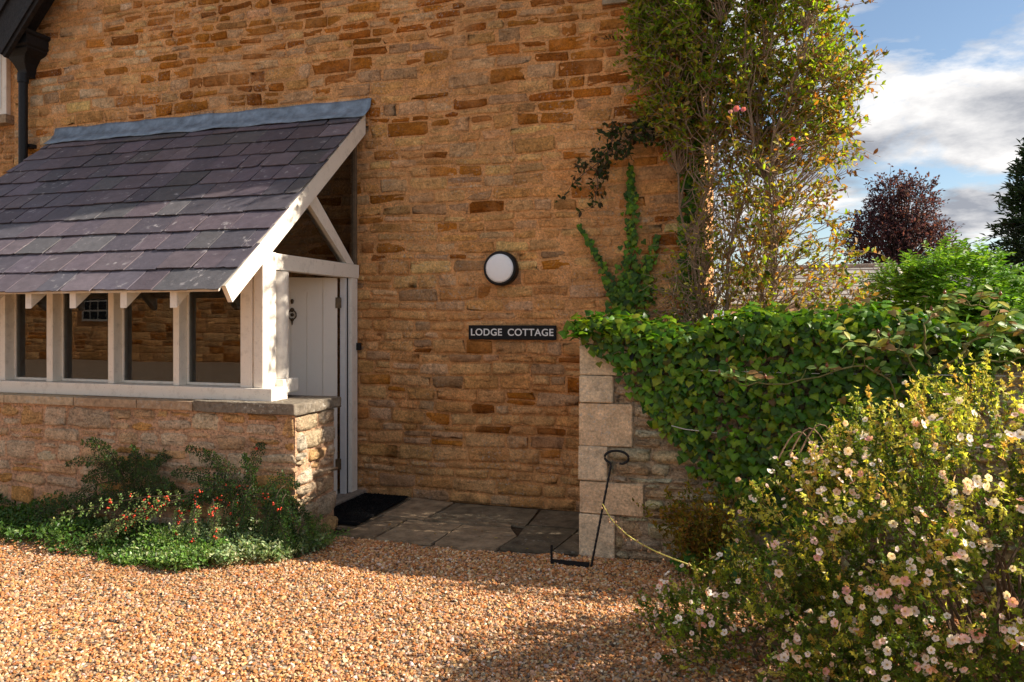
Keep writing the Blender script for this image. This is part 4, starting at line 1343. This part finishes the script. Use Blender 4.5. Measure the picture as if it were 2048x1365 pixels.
tw, lv = Soup(), Soup()
BP, BN = bush_pts(5000)
BP2, BN2 = bush_pts(900, .45, .82)
tips = []
LP, LD, LN, LL, LC = [], [], [], [], []
for q, (p, nrm) in enumerate(zip(np.concatenate([BP, BP2]), np.concatenate([BN, BN2]))):
    d0 = unit(nrm * .8 + np.array([0, 0, .7]) + rng.normal(0, .35, 3))
    sp = sprig_path(p - d0 * .06, d0, rng.uniform(.09, .19), 4, -.02, .16)
    tw.tube(sp, np.linspace(.0016, .0008, 5), (.12, .08, .04), 3)
    if q < len(BP): tips.append((sp[-1], nrm))
    hgt = np.clip((p[2] - .35) / .8, 0, 1) + .25 * vnoise(p[0] * 3, p[2] * 4 + p[1] * 3, 12)
    gold = q < len(BP) and rng.rand() < .10 + .48 * np.clip(hgt, 0, 1)  # gold leaves favour the top, painting sunlight into the colour along with autumn tint
    base = np.array([(.66, .58, .10), (.74, .61, .15), (.52, .52, .07), (.66, .42, .11)][rng.randint(4)] if gold else [(.07, .125, .014), (.13, .20, .02), (.24, .31, .03), (.09, .15, .018)][rng.randint(4)])  # dark greens carry painted shade for the low and inner sprigs
    for t in np.linspace(.15, 1, 6):
        i0 = min(int(t * 4), 3); c0 = sp[i0] + (sp[i0 + 1] - sp[i0]) * (t * 4 - i0)
        ax = unit(d0 * .5 + rng.normal(0, .8, 3))
        a1 = unit(np.cross(ax, rvec(1)[0])); b1 = np.cross(ax, a1)
        m = 5
        th = np.linspace(-1.9, 1.9, m) + rng.normal(0, .15, m)
        dv = a1[None] * np.cos(th)[:, None] + b1[None] * np.sin(th)[:, None] + ax[None] * .45
        LP.append(np.tile(c0, (m, 1))); LD.append(dv); LN.append(np.tile(ax, (m, 1)) + rng.normal(0, .25, (m, 3)))
        LL.append(rng.uniform(.0135, .0235, m)); LC.append(np.tile(base * (1 + rng.normal(0, .18)), (m, 1)))
leaves(lv, np.concatenate(LP), np.concatenate(LD), np.concatenate(LN), np.concatenate(LL), np.concatenate(LL) * .56, np.clip(np.concatenate(LC), .01, .6))
for k in range(70):                                    # woody stems
    th = rng.uniform(0, 6.28); c, r = EL[rng.choice([0, 0, 1, 2, 3])]
    e = np.array(c) + np.array(r) * unit(np.array([math.cos(th), math.sin(th), rng.uniform(.1, 1)])) * .85
    b0 = np.array([c[0] + rng.normal(0, .12), c[1] + rng.normal(0, .1), 0])
    p = [b0 + (e - b0) * t + np.array([0, 0, .22 * math.sin(t * 3.1)]) * r[2] + rng.normal(0, .012, 3) for t in np.linspace(0, 1, 9)]
    tw.tube(p, np.linspace(.009, .0025, 9), (.14, .09, .06), 5)
# bare dry arching twig on top
for k in range(3):
    p = [(.18 + .05 * k + .16 * t, -2.55, 1.0 + .14 * math.sin(t * 2.6) + .02 * k) for t in np.linspace(0, 1, 8)]
    tw.tube(p, np.linspace(.004, .002, 8), (.34, .22, .14), 4)
tw.build('twigs', 'bark', bush, False, kind='stuff'); lv.build('foliage', 'leaf_bush', bush, False, kind='stuff')
FM = [flower_mesh('flower', np.array(c), np.array((.55, .38, .12)), cu) for c, cu in (((.92, .76, .70), .18), ((.94, .86, .81), .22), ((.88, .60, .54), .28), ((.80, .42, .38), .5))]
FP, FN = np.array([t[0] for t in tips]), np.array([t[1] for t in tips])
tocam = unit(np.array([0, CAM_Y, EYE]) - FP)
facing = (FN * tocam).sum(1)
qx, qy = project(FP)
inn = (facing > .25) & (qx > 1290) & (qx < 2046) & (qy > 700) & (qy < 1360)
wide = (facing > .15) & ((qx >= 2046) | (qy >= 1360))
WP, WN = FP[wide], FN[wide]
FP, FN = FP[inn], FN[inn]
o_ = rng.permutation(len(FP))
XP, XN = np.concatenate([FP[o_[200:480]], WP[::5]]), np.concatenate([FN[o_[200:480]], WN[::5]])
FP, FN = FP[o_[:200]], FN[o_[:200]]
k = 0
for p, nrm in zip(FP, FN):
    nc = 1 if rng.rand() < .5 else rng.randint(2, 5)
    for q in range(nc):
        pp = p + nrm * .016 + np.array([0, -.012, .010]) + (rng.normal(0, .018, 3) if q else 0)
        face = unit(nrm * .5 + np.array([0, -.45, .35]) + rng.normal(0, .35, 3))
        r_ = rng.uniform(.0145, .020)
        o = bpy.data.objects.new('flower', FM[rng.choice(4, p=[.4, .3, .2, .1])]); COL.objects.link(o); o.parent = bush
        o.matrix_parent_inverse = Matrix.Translation(-WL[bush.name])
        o.matrix_basis = basis(pp, rvec(1)[0], face, r_, r_)
        k += 1
        if k >= 298: break
    if k >= 298: break

# the smaller rest of the flowers
xs_ = Soup()
for p, nrm in zip(XP, XN):
    me_ = FM[rng.choice(3)]
    nv = len(me_.vertices); co = np.empty(nv * 3, np.float32); me_.vertices.foreach_get('co', co); co = co.reshape(-1, 3)
    tr_ = np.empty(len(me_.polygons) * 3, np.int32); me_.polygons.foreach_get('vertices', tr_)
    cc = np.empty(nv * 4, np.float32); me_.color_attributes['col'].data.foreach_get('color', cc)
    r_ = rng.uniform(.010, .0145); face = unit(nrm * .5 + np.array([0, -.45, .35]) + rng.normal(0, .35, 3))
    b_ = np.array(basis(p + nrm * .012, rvec(1)[0], face, r_, r_))
    xs_.add(co @ b_[:3, :3].T + b_[:3, 3], tr_.reshape(-1, 3), cc.reshape(-1, 4)[:, :3])
xs_.build('small_flowers', 'petal', bush, True, kind='stuff')

# ---- cotoneaster by the porch wall: herringbone sprays
COTC = [(.028, .070, .010), (.04, .09, .012), (.022, .052, .010), (.055, .10, .016)]  # upright clumps: shade put into the darker leaf greens
COTL = [(.17, .27, .06), (.24, .34, .11), (.13, .22, .045), (.32, .36, .12)]  # arching spray: same leaves with sunlight painted in as paler green


def frond(tw, lv, p0, d0, length, side_len, cols, droop=.08, n=14, plane=None, berries=None, bprob=0.0, lsz=1.0):
    main = sprig_path(p0, d0, length, n, droop, .06)
    tw.tube(main, np.linspace(.0045, .0015, n + 1), (.07, .055, .035), 4)
    pn = unit(plane if plane is not None else np.array([0, -1, .5]))
    LP, LD, LN, LL = [], [], [], []
    for i in range(2, n + 1):
        dm = unit(main[i] - main[i - 1]); sd = unit(np.cross(dm, pn))
        f = math.sin(min(1.0, (n + 2 - i) / (n * .55)) * 1.57)
        for sg in (-1, 1):
            d1 = unit(dm * .75 + sd * sg + rng.normal(0, .12, 3))
            sp = sprig_path(main[i], d1, side_len * f * rng.uniform(.7, 1.15), 5, droop * .6, .07)
            tw.tube(sp, np.linspace(.0013, .0007, 6), (.07, .055, .035), 3)
            m = 7
            t = np.linspace(.08, 5, m); i0 = np.minimum(t.astype(int), 4); fr = (t - i0)[:, None]
            lp = sp[i0] * (1 - fr) + sp[i0 + 1] * fr
            d2 = unit(sp[-1] - sp[0]); s2 = unit(np.cross(d2, pn))
            sgs = np.where(np.arange(m) % 2, 1, -1)[:, None]
            LP.append(lp); LD.append(d2 * .7 + s2 * sgs + rng.normal(0, .25, (m, 3))); LN.append(pn + rng.normal(0, .35, (m, 3))); LL.append(rng.uniform(.011, .018, m) * lsz)
            if berries is not None and rng.rand() < bprob * (1.0 if -4.35 < main[i][0] < -3.45 and main[i][2] < .50 else .04):
                for q in range(rng.randint(2, 6)):
                    berries.append(sp[rng.randint(0, 5)] + rng.normal(0, .006, 3) + pn * .006)
    LL = np.concatenate(LL)
    leaves(lv, np.concatenate(LP), np.concatenate(LD), np.concatenate(LN), LL, LL * .62, pick(cols, len(LL), .2))


ICO_V = np.array([(0, 0, 1), (.894, 0, .447), (.276, .851, .447), (-.724, .526, .447), (-.724, -.526, .447), (.276, -.851, .447), (.724, .526, -.447), (-.276, .851, -.447), (-.894, 0, -.447), (-.276, -.851, -.447), (.724, -.526, -.447), (0, 0, -1)])
ICO_F = np.array([(0, 1, 2), (0, 2, 3), (0, 3, 4), (0, 4, 5), (0, 5, 1), (1, 6, 2), (2, 7, 3), (3, 8, 4), (4, 9, 5), (5, 10, 1), (2, 6, 7), (3, 7, 8), (4, 8, 9), (5, 9, 10), (1, 10, 6), (11, 7, 6), (11, 8, 7), (11, 9, 8), (11, 10, 9), (11, 6, 10)])


def berry_soup(pts):
    s = Soup()
    for p in pts:
        s.add(p + ICO_V * rng.uniform(.0055, .0085), ICO_F, np.array((.62, .055, .018)) * rng.uniform(.7, 1.2))
    return s


def cotoneaster(loc, label, specs, cols, bprob, lsz=1.0):
    root = empty('cotoneaster', loc, label, 'shrub', 'cotoneasters along the porch wall')
    tw, lv, br = Soup(), Soup(), []
    for (p0, d0, ln, sl, dr, pl) in specs:
        frond(tw, lv, np.array(p0), np.array(d0), ln * 1.40, sl * .62, cols, dr * 1.5, 15, pl, br, bprob, lsz)
    tw.build('twigs', 'bark', root, False, kind='stuff'); lv.build('foliage', 'leaf', root, False, kind='stuff')
    if br: berry_soup(br).build('berries', 'berry', root, True, kind='stuff')


def fan(bx, z0, n, a0, a1, ln, sl, droop, yy=-1.74):
    out = []
    for k in range(n):
        a = a0 + (a1 - a0) * (k + .5) / n + rng.normal(0, .08)
        out.append(((bx + rng.normal(0, .06), yy + rng.uniform(-.10, .0), z0 + rng.uniform(-.06, .06)), (math.sin(a), rng.uniform(-.20, .02), math.cos(a)), ln * rng.uniform(.8, 1.15), sl, droop, (rng.normal(0, .2), -1, .25)))
    return out


sp = fan(-4.48, .12, 6, -.7, .6, .36, .10, .04) + fan(-4.52, .46, 9, -1.45, .8, .30, .085, .06) + fan(-4.54, .26, 6, -1.6, -.9, .38, .085, .06) + fan(-4.46, .26, 5, .2, .9, .32, .085, .06)
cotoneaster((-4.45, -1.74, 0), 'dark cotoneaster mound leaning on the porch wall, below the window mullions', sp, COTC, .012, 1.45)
sp = fan(-3.62, .36, 6, -1.25, -.1, .32, .085, .06) + fan(-3.42, .36, 9, -.5, 1.4, .34, .085, .08) + fan(-3.30, .30, 6, .9, 1.8, .32, .08, .08) + fan(-3.48, .18, 4, -.6, 1.1, .28, .09, .06)
for k in range(8):                                     # drooping tips catching the sun
    bx = rng.uniform(-3.6, -3.1)
    sp.append(((bx, -1.80, rng.uniform(.36, .50)), (rng.normal(.15, .3), -.5, .05), rng.uniform(.22, .34), .06, .30, (0, -1, .4)))
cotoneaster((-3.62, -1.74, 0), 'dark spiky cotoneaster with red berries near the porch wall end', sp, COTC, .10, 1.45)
sp = []
for k in range(8):
    t = k / 7
    sp.append(((-3.70 - .46 * t, -1.94 - .12 * rng.rand(), .46 - .20 * t + rng.uniform(-.04, .04)), (-1.0, -.22 + rng.normal(0, .12), -.16 - .30 * t * rng.rand()), rng.uniform(.75, 1.0) * (1 - .3 * t), .12, .012, (.1, -.8, .7)))
for k in range(3):
    bx = -3.95 + .14 * k
    sp.append(((bx, -1.90, .40 + rng.uniform(-.06, .05)), (.25 + .09 * k, -.45, -.10), rng.uniform(.28, .42), .09, .17, (.1, -.8, .6)))
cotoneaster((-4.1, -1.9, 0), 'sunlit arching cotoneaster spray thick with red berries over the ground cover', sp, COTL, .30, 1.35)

# ---- ground cover along the foot of the porch wall


def ground_cover(name, label, n, xr, yfun, hfun, cols, p, lsz, cat='ground cover', wfac=.62, upright=.5):
    x = rng.uniform(*xr, n)
    y0, y1 = yfun(x)
    t = rng.rand(n)
    y = y0 + (y1 - y0) * t
    h = hfun(x, t) * (.65 + .35 * vnoise(x * 6, y * 6, 17)) + .01
    z = np.clip(h, .01, 1) * rng.rand(n) ** .45
    ld = rvec(n) * .9 + np.array([0, -.35, upright])
    ll = rng.uniform(*lsz, n)
    s = Soup(); leaves(s, np.stack([x, y, z], 1), ld, rvec(n) * .6 + np.array([0, -.35, 1.0]), ll, ll * wfac, pick(cols, n, .2, p), 'oval')
    o = s.build(name, 'leaf', None, False, kind='stuff', label=label, cat=cat)
    return o


edge = lambda x: np.interp(x, [-7.2, -5.4, -4.7, -4.06, -3.69, -3.3, -3.04, -2.93], [-2.12, -2.16, -2.26, -2.33, -2.38, -2.26, -2.02, -1.62]) + .035 * np.sin(x * 11) + .02 * np.sin(x * 27)
ground_cover('dark_ground_cover', 'dark green ground cover carpeting the shaded foot of porch wall', 9000, (-7.2, -4.1), lambda x: (np.full_like(x, -1.68), edge(x)),
             lambda x, t: .26 - .17 * t, [(.06, .135, .02), (.045, .10, .016), (.09, .17, .026)], None, (.022, .040))
ground_cover('bright_ground_cover', 'bright lime green ground cover spilling onto the gravel', 3000, (-4.15, -3.45), lambda x: (np.full_like(x, -2.0), edge(x)),
             lambda x, t: .22 - .14 * t, [(.12, .24, .035), (.16, .29, .045), (.09, .18, .03), (.22, .30, .08)], None, (.020, .036))
ground_cover('variegated_ground_cover', 'pale cream-edged variegated ground cover near the porch wall end', 6800, (-4.2, -2.90), lambda x: (np.full_like(x, -1.70), edge(x) + .05),
             lambda x, t: .21 - .10 * t, [(.17, .25, .09), (.46, .52, .28), (.26, .34, .15), (.56, .58, .36), (.12, .20, .07)], [.28, .2, .25, .09, .18], (.020, .036))
fern = empty('seedling_plant', (-2.93, -1.55, 0), 'small fresh green ferny plant at the porch wall corner', 'plant')
tw, lv = Soup(), Soup()
for k in range(16):
    frond(tw, lv, np.array((-3.02 + rng.uniform(-.08, .10), -1.60 + rng.uniform(-.12, .08), .01)), np.array((rng.normal(.1, .5), rng.normal(-.3, .4), 1.1)), rng.uniform(.14, .26), .05, [(.08, .17, .025), (.12, .22, .03)], .12, 8, (rng.normal(0, .5), -.6, .8), lsz=1.1)
tw.build('stem', 'bark', fern, False, kind='stuff'); lv.build('foliage', 'leaf', fern, False, kind='stuff')

# ---- at the foot of the garden wall
yell = empty('yellowing_shrub', (-.26, -1.42, 0), 'small olive and yellow twiggy shrub against the garden wall foot', 'shrub')
tw, lv = Soup(), Soup()
for k in range(60):
    a = rng.normal(0, .42)
    pth = sprig_path((-.25 + rng.normal(0, .05), -1.40 + rng.normal(0, .03), 0), (a * .9, rng.normal(-.12, .18), 1), rng.uniform(.35, .66), 9, -.01, .08)
    tw.tube(pth, np.linspace(.0035, .001, 10), (.26, .16, .06), 4)
    for i in range(2, 10):
        s2 = sprig_path(pth[i], rng.normal(0, 1, 3) + np.array([0, -.3, .5]), rng.uniform(.03, .09), 3, 0, .2)
        tw.tube(s2, [.0014, .0012, .001, .0008], (.26, .16, .06), 3)
        m = 9; ll = rng.uniform(.020, .042, m)
        leaves(lv, s2[rng.randint(0, 4, m)], rvec(m) + np.array([0, -.2, .4]), rvec(m) + np.array([0, -.8, .5]), ll, ll * .5, pick([(.18, .18, .025), (.28, .24, .03), (.34, .22, .035), (.13, .15, .025), (.32, .17, .035)], m, .2))
tw.build('twigs', 'bark', yell, False, kind='stuff'); lv.build('foliage', 'leaf_thin', yell, False, kind='stuff')
ger = empty('broad_leaved_plant', (-.08, -1.45, 0), 'clump of broad round bright green leaves beside the yellowing shrub', 'plant')
GP = np.array([[math.cos(t) * (1 + .12 * math.cos(7 * t)) * .5, .45 - math.sin(t) * (1 + .12 * math.cos(7 * t)) * .5, .06 * math.cos(7 * t)] for t in np.linspace(-1.2, 1.2 + math.pi, 22)] + [[0, .35, -.10]])
gm = []
for c in ((.075, .20, .04), (.10, .26, .045), (.06, .15, .035)):
    m_ = mesh_np('leaf', GP, np.array([[i, i + 1, 22] for i in range(21)]), np.array(c), True); m_.materials.append(M['leaf']); gm.append(m_)
tw = Soup(); Ms = []
for k in range(22):
    c = np.array((-.05 + rng.normal(0, .13), -1.46 + rng.normal(0, .09), rng.uniform(.08, .30)))
    tw.tube([(-.06 + rng.normal(0, .03), -1.42, 0), (c + np.array([-.06, -1.42, 0])) / 2 + np.array([0, 0, .02]), c], .003, (.12, .2, .05), 4)
    sz_ = rng.uniform(.08, .13)
    Ms.append(basis(c, np.array([rng.normal(0, .6), -1, rng.normal(-.2, .3)]), np.array([rng.normal(0, .3), -.5, .9]), sz_, sz_))
leaf_parts(ger, 'leaf', 'leaf', Ms, gm); tw.build('stem', 'bark', ger, True, kind='stuff')
stalk = empty('seed_stalk', (-.1, -1.95, 0), 'leaning straw yellow seed stalk with dry buds before the garden wall', 'plant')
s = Soup()
sk = np.array([(.12, -2.0, .0), (-.02, -1.98, .14), (-.231, -1.95, .229), (-.465, -1.92, .285), (-.646, -1.90, .36), (-.76, -1.90, .46), (-.815, -1.90, .555)])
tt = np.linspace(0, 6, 30); pth = np.stack([np.interp(tt, range(7), sk[:, i]) for i in range(3)], 1)
for _ in range(3): pth[1:-1] = (pth[:-2] + pth[1:-1] * 2 + pth[2:]) / 4
s.tube(pth, np.linspace(.0065, .0022, 30), (.66, .58, .16), 6); s.build('stem', 'bark', stalk, True)
s = Soup()
for i in list(range(9, 29)):
    for q in range(rng.randint(1, 3)):
        p = pth[i] + np.array([rng.normal(0, .012), rng.normal(0, .01), -.012 + rng.normal(0, .012)])
        s.add(p + ICO_V * np.array([1, 1, 1.4]) * rng.uniform(.005, .0085), ICO_F, np.array((.45, .28, .16)) * rng.uniform(.8, 1.2))
s.build('dry_buds', 'bark', stalk, True, kind='stuff')

# ================================================================== BEYOND THE GARDEN WALL


def leafy_tree(name, label, base, trunk_h, blobs, nsp, cols, lsz, bark, mat='leaf_thin', tr=.12, shape='simple', seedlen=(.3, .6), lpn=9):
    root = empty(name, base, label, 'tree')
    tk, lv, tw = Soup(), Soup(), Soup()
    b = np.array(base, float)
    tk.tube([b + np.array([.03 * math.sin(t * 5), 0, trunk_h * t]) for t in np.linspace(0, 1, 8)], np.linspace(tr, tr * .6, 8), bark, 9)
    top = b + np.array([0, 0, trunk_h])
    vol = np.array([r[0] * r[2] for c, r in blobs]); vol /= vol.sum()
    for i in range(nsp):
        k = rng.choice(len(blobs), p=vol); c, r = np.array(blobs[k][0]), np.array(blobs[k][1])
        u = rvec(1)[0] * rng.uniform(.35, 1.0) ** .6
        p = b + c + r * u
        if i % 9 == 0:
            mid = (top + p) / 2 + np.array([0, 0, .15])
            tk.tube([top, mid, p], [tr * .35, tr * .18, .012], bark, 5)
        d0 = unit(u + np.array([0, 0, .7]) + rng.normal(0, .4, 3))
        sp_ = sprig_path(p, d0, rng.uniform(*seedlen), 4, 0, .15)
        tw.tube(sp_, np.linspace(.010, .004, 5), bark, 3)
        m = lpn; ll = rng.uniform(lsz * .7, lsz * 1.2, m)
        leaves(lv, sp_[rng.randint(0, 5, m)] + rng.normal(0, .03, (m, 3)), rvec(m) + d0 * .5, rvec(m) + np.array([0, -.2, .7]), ll, ll * .55, pick(cols, m, .22), shape)
    tk.build('trunk', 'bark', root, True); tw.build('branches', 'bark', root, False, kind='stuff'); lv.build('crown', mat, root, False, kind='stuff')


leafy_tree('purple_tree', 'dark purple-leaved tree rising behind the outbuilding roof', (5.7, 25, 0), 3.0,
           [((-.1, 0, 4.4), (1.7, 1.5, 1.3)), ((.2, 0, 5.5), (1.2, 1.2, 1.2)), ((-1.0, 0, 4.9), (.9, .9, .9)), ((1.1, 0, 4.4), (.9, .9, .8)), ((-.3, 0, 6.2), (.6, .6, .9)), ((.6, 0, 6.3), (.6, .6, .6))],
           1350, [(.10, .045, .065), (.07, .034, .055), (.14, .052, .065), (.065, .04, .06)], .13, (.05, .035, .035))

con = empty('conifer', (9.9, 22, 0), 'very dark tall conifer at the picture edge behind the garden', 'tree')
tk, lv = Soup(), Soup()
tk.tube([(9.9, 22, z) for z in (0, 3, 6, 8.7)], [.2, .16, .1, .03], (.06, .045, .035), 8)
LP, LD = [], []
for i in range(900):
    t = rng.rand() ** .8; z = .6 + 8.1 * t
    rad = 2.75 * (1 - t) ** .72 + .12
    th = rng.uniform(0, 6.28); ln = rad * rng.uniform(.75, 1.1)
    d = np.array([math.cos(th), math.sin(th), .28])
    p0 = np.array([9.9, 22, z]); path = [p0 + d * ln * q + np.array([0, 0, -.18 * ln * q * q]) for q in np.linspace(0, 1, 6)]
    tk.tube(path, np.linspace(.02, .006, 6), (.05, .04, .03), 3)
    path = np.array(path)
    m = 40; q = rng.uniform(.25, 1.04, m) * 5; i0 = np.minimum(q.astype(int), 4); fr = (q - i0)[:, None]
    LP.append(path[i0] * (1 - fr) + path[i0 + 1] * fr + rng.normal(0, .07, (m, 3))); LD.append(d + rng.normal(0, .55, (m, 3)) + np.array([0, 0, .15]))
LP, LD = np.concatenate(LP), np.concatenate(LD)
leaves(lv, LP, LD, rvec(len(LP)) + np.array([0, 0, .5]), rng.uniform(.14, .30, len(LP)), .07, pick([(.026, .052, .020), (.036, .068, .024), (.020, .040, .018)], len(LP), .2))
tk.build('trunk', 'bark', con, True); lv.build('crown', 'leaf', con, False, kind='stuff')

# bright green climber heaped above the wall
wis = empty('green_climber', (1.75, .55, 0), 'fresh light green climber heaped above the ivied garden wall', 'shrub')
tw, lv = Soup(), Soup()
tw.tube([(1.8, .6, 0), (1.85, .55, .9), (1.7, .5, 1.6)], [.05, .04, .025], (.2, .15, .1), 7)
for i in range(1300):
    c, r = (((1.72, .55, 1.80), (.40, .45, .42)), ((1.35, .55, 1.85), (.25, .3, .24)), ((2.05, .45, 1.60), (.32, .4, .36)), ((1.95, .2, 1.55), (.3, .3, .25)))[rng.choice(4, p=[.45, .15, .25, .15])]
    u = rvec(1)[0] * rng.uniform(.5, 1) ** .5
    p = np.array(c) + np.array(r) * u
    d0 = unit(u + np.array([0, -.2, .4]) + rng.normal(0, .3, 3))
    sp_ = sprig_path(p, d0, rng.uniform(.10, .22), 7, .10, .08)      # a pinnate leaf
    tw.tube(sp_, np.linspace(.0025, .001, 8), (.12, .16, .05), 3)
    for j in range(1, 8):
        dm = unit(sp_[j] - sp_[j - 1]); sd_ = unit(np.cross(dm, np.array([0, -.4, 1.0])))
        dv = np.array([sd_ + dm * .5, -sd_ + dm * .5]); ll = rng.uniform(.045, .075, 2)
        leaves(lv, np.array([sp_[j], sp_[j]]), dv, np.array([[0, -.4, 1.0]] * 2) + rng.normal(0, .25, (2, 3)), ll, ll * .45, pick([(.15, .31, .025), (.11, .24, .02), (.21, .37, .035)], 2, .2))
tw.build('stem', 'bark', wis, False, kind='stuff'); lv.build('crown', 'leaf_thin', wis, False, kind='stuff')

# outbuilding with stone-slate roof
ob = empty('outbuilding', (.9, 9, 0), 'low outbuilding with grey stone slate roof and cream gable board', 'building')
OBX0, OBX1, OBY0, OBY1, OBE, OBR = -.2, 2.75, 7.2, 10.4, 1.95, 2.68
prism('wall', 'stone_grey', [(OBY0 + .2, -.05), (OBY1 - .2, -.05), (OBY1 - .2, OBE), ((OBY0 + OBY1) / 2, OBR - .08), (OBY0 + .2, OBE)], 'x', OBX0 + .1, OBX1 - .12, ob, (.42, .34, .25))
ym = (OBY0 + OBY1) / 2; slp = (OBR - OBE) / (ym - OBY0)
rob = prism('roof', 'slate', [(OBY0, OBE - .02), (ym, OBR - .02), (OBY1, OBE - .02), (OBY1, OBE - .06), (ym, OBR - .06), (OBY0, OBE - .06)], 'x', OBX0, OBX1, ob, (.25, .23, .20))
nrow = 9
for k in range(nrow):
    x = OBX0 + rng.uniform(-.2, 0)
    while x < OBX1 - .03:
        wd = rng.uniform(.22, .42); a, b = max(x, OBX0), min(x + wd, OBX1)
        if b - a > .05:
            y0 = OBY0 + (ym - OBY0) * k / nrow - .03; y1 = OBY0 + (ym - OBY0) * (k + 1) / nrow + .05
            y1 = min(y1, ym)
            g = rng.uniform(.24, .36)
            z = lambda y: OBE + slp * (y - OBY0)
            V = np.array([(a + .005, y0, z(y0) + .035), (b - .005, y0, z(y0) + .035), (b - .005, y1, z(y1) + .008), (a + .005, y1, z(y1) + .008), (a + .005, y0, z(y0) + .005), (b - .005, y0, z(y0) + .005), (b - .005, y1, z(y1) - .02), (a + .005, y1, z(y1) - .02)])
            o_ = V.mean(0)
            obj_me('slate', mesh_np('slate', V - o_, np.array([[0, 1, 2, 3], [7, 6, 5, 4], [0, 4, 5, 1], [1, 5, 6, 2], [2, 6, 7, 3], [3, 7, 4, 0]]), np.array((g, g * .94, g * .85))), rob, o_, 'slate')
        x += wd
block('ridge', 'ashlar', (OBX0, ym - .1, OBR - .03), (OBX1, ym + .1, OBR + .05), ob, .03, c=(.40, .37, .33))
for k in range(2):
    d_ = .0 if k == 0 else -.10
    prism('verge_board', 'cream', [(OBY0 - .03, OBE - .03 + d_), (ym, OBR - .03 + d_), (ym, OBR - .12 + d_), (OBY0 - .03, OBE - .12 + d_)], 'x', OBX1 + .005 - .03 * k, OBX1 + .05 - .03 * k, ob)
block('fascia', 'cream', (OBX0, OBY0 - .03, OBE - .16), (OBX1, OBY0 + .0, OBE - .065), ob, .0)
# distant house chimney and overhead cable
ch = empty('distant_house', (11.6, 34, 0), 'distant brick house with chimney glimpsed beside the conifer', 'house')
s = Soup(); s.box((9.0, 34, 0), (15.0, 40, 3.2), (.32, .2, .14)); s.build('wall', 'stone_grey', ch)
prism('roof', 'slate', [(33.7, 3.1), (37, 4.4), (40.3, 3.1)], 'x', 8.8, 15.2, ch, (.14, .12, .12))
s = Soup(); s.box((10.55, 36.7, 4.0), (11.15, 37.3, 5.35), (.42, .2, .12)); s.build('chimney', 'stone_grey', ch)
s = Soup(); s.tube([(x, 20 + (x - 6) * .2, 3.80 + (x - 6) * .30 + .02 * (x - 6) ** 2) for x in np.linspace(3, 11, 12)], .012, n=5)
s.build('overhead_cable', 'black', None, True, label='thin black overhead cable crossing the sky beside conifer', cat='cable')

# house across the yard, behind the photographer: it shows only as reflection in the porch panes
op = empty('opposite_house', (-28, -24, 0), 'stone house across the yard mirrored in the porch window panes', 'house')
s = Soup(); s.box((-42, -27, -.05), (-15, -21.5, 4.6), MORTAR); opw = s.build('wall', 'stone', op)
cells = stone_layout(-38, -15.1, 0.0, 4.5, hmin=.20, hmax=.36, wmin=.4, wmax=1.0, seed=77)
cells = [c for c in cells if not (c[1][0] > -26.7 and c[0][0] < -24.7 and c[2][1] > 1.5 and c[0][1] < 3.1)]
lay_stones(cells, lambda V: np.stack([V[:, 0], -21.5 + V[:, 2], V[:, 1]], 1), 'stone', opw, lambda u, v: tuple(np.array((BUFF + RUST[:2])[rng.randint(7)]) * rng.uniform(.75, 1.1)), n_parts=0)
prism('roof', 'slate', [(-27.2, 4.5), (-21.2, 4.5), (-24.2, 7.2)], 'x', -42.3, -14.7, op, (.12, .11, .12))
ow = block('window', 'coping', (-26.55, -21.49, 1.62), (-24.85, -21.42, 2.95), op, .005, c=(.5, .46, .4))
for i in range(4):
    for j in range(3):
        block('pane', 'black', (-26.45 + i * .40, -21.418, 1.72 + j * .40), (-26.10 + i * .40, -21.412, 2.06 + j * .40), ow, 0.0)

# ---- a few fallen leaves on the gravel and the flags
n = 110
x = np.concatenate([rng.uniform(-3.2, -.6, 60), rng.uniform(-5.5, 1.0, 50)]); y = np.concatenate([rng.uniform(-1.9, -.9, 60), rng.uniform(-4.2, -1.9, 50)])
k_ = ~((x > -1.12) & (y > -1.25)) & ~((x < -3.08) & (y > -1.7))
x, y = x[k_], y[k_]; n = len(x)
s = Soup(); ll = rng.uniform(.018, .042, n)
leaves(s, np.stack([x, y, np.where((y > -1.28) & (x < -1.1), .038, .022) + rng.uniform(0, .006, n)], 1), np.stack([rng.normal(0, 1, n), rng.normal(0, 1, n), rng.normal(0, .2, n)], 1), np.stack([rng.normal(0, .3, n), rng.normal(0, .3, n), np.ones(n)], 1), ll, ll * .5,
       pick([(.40, .26, .06), (.30, .15, .05), (.22, .12, .05), (.36, .30, .08)], n, .2), 'oval')
s.build('fallen_leaves', 'leaf', None, False, kind='stuff', label='scattered dry fallen leaves lying on the gravel and flags', cat='leaves')
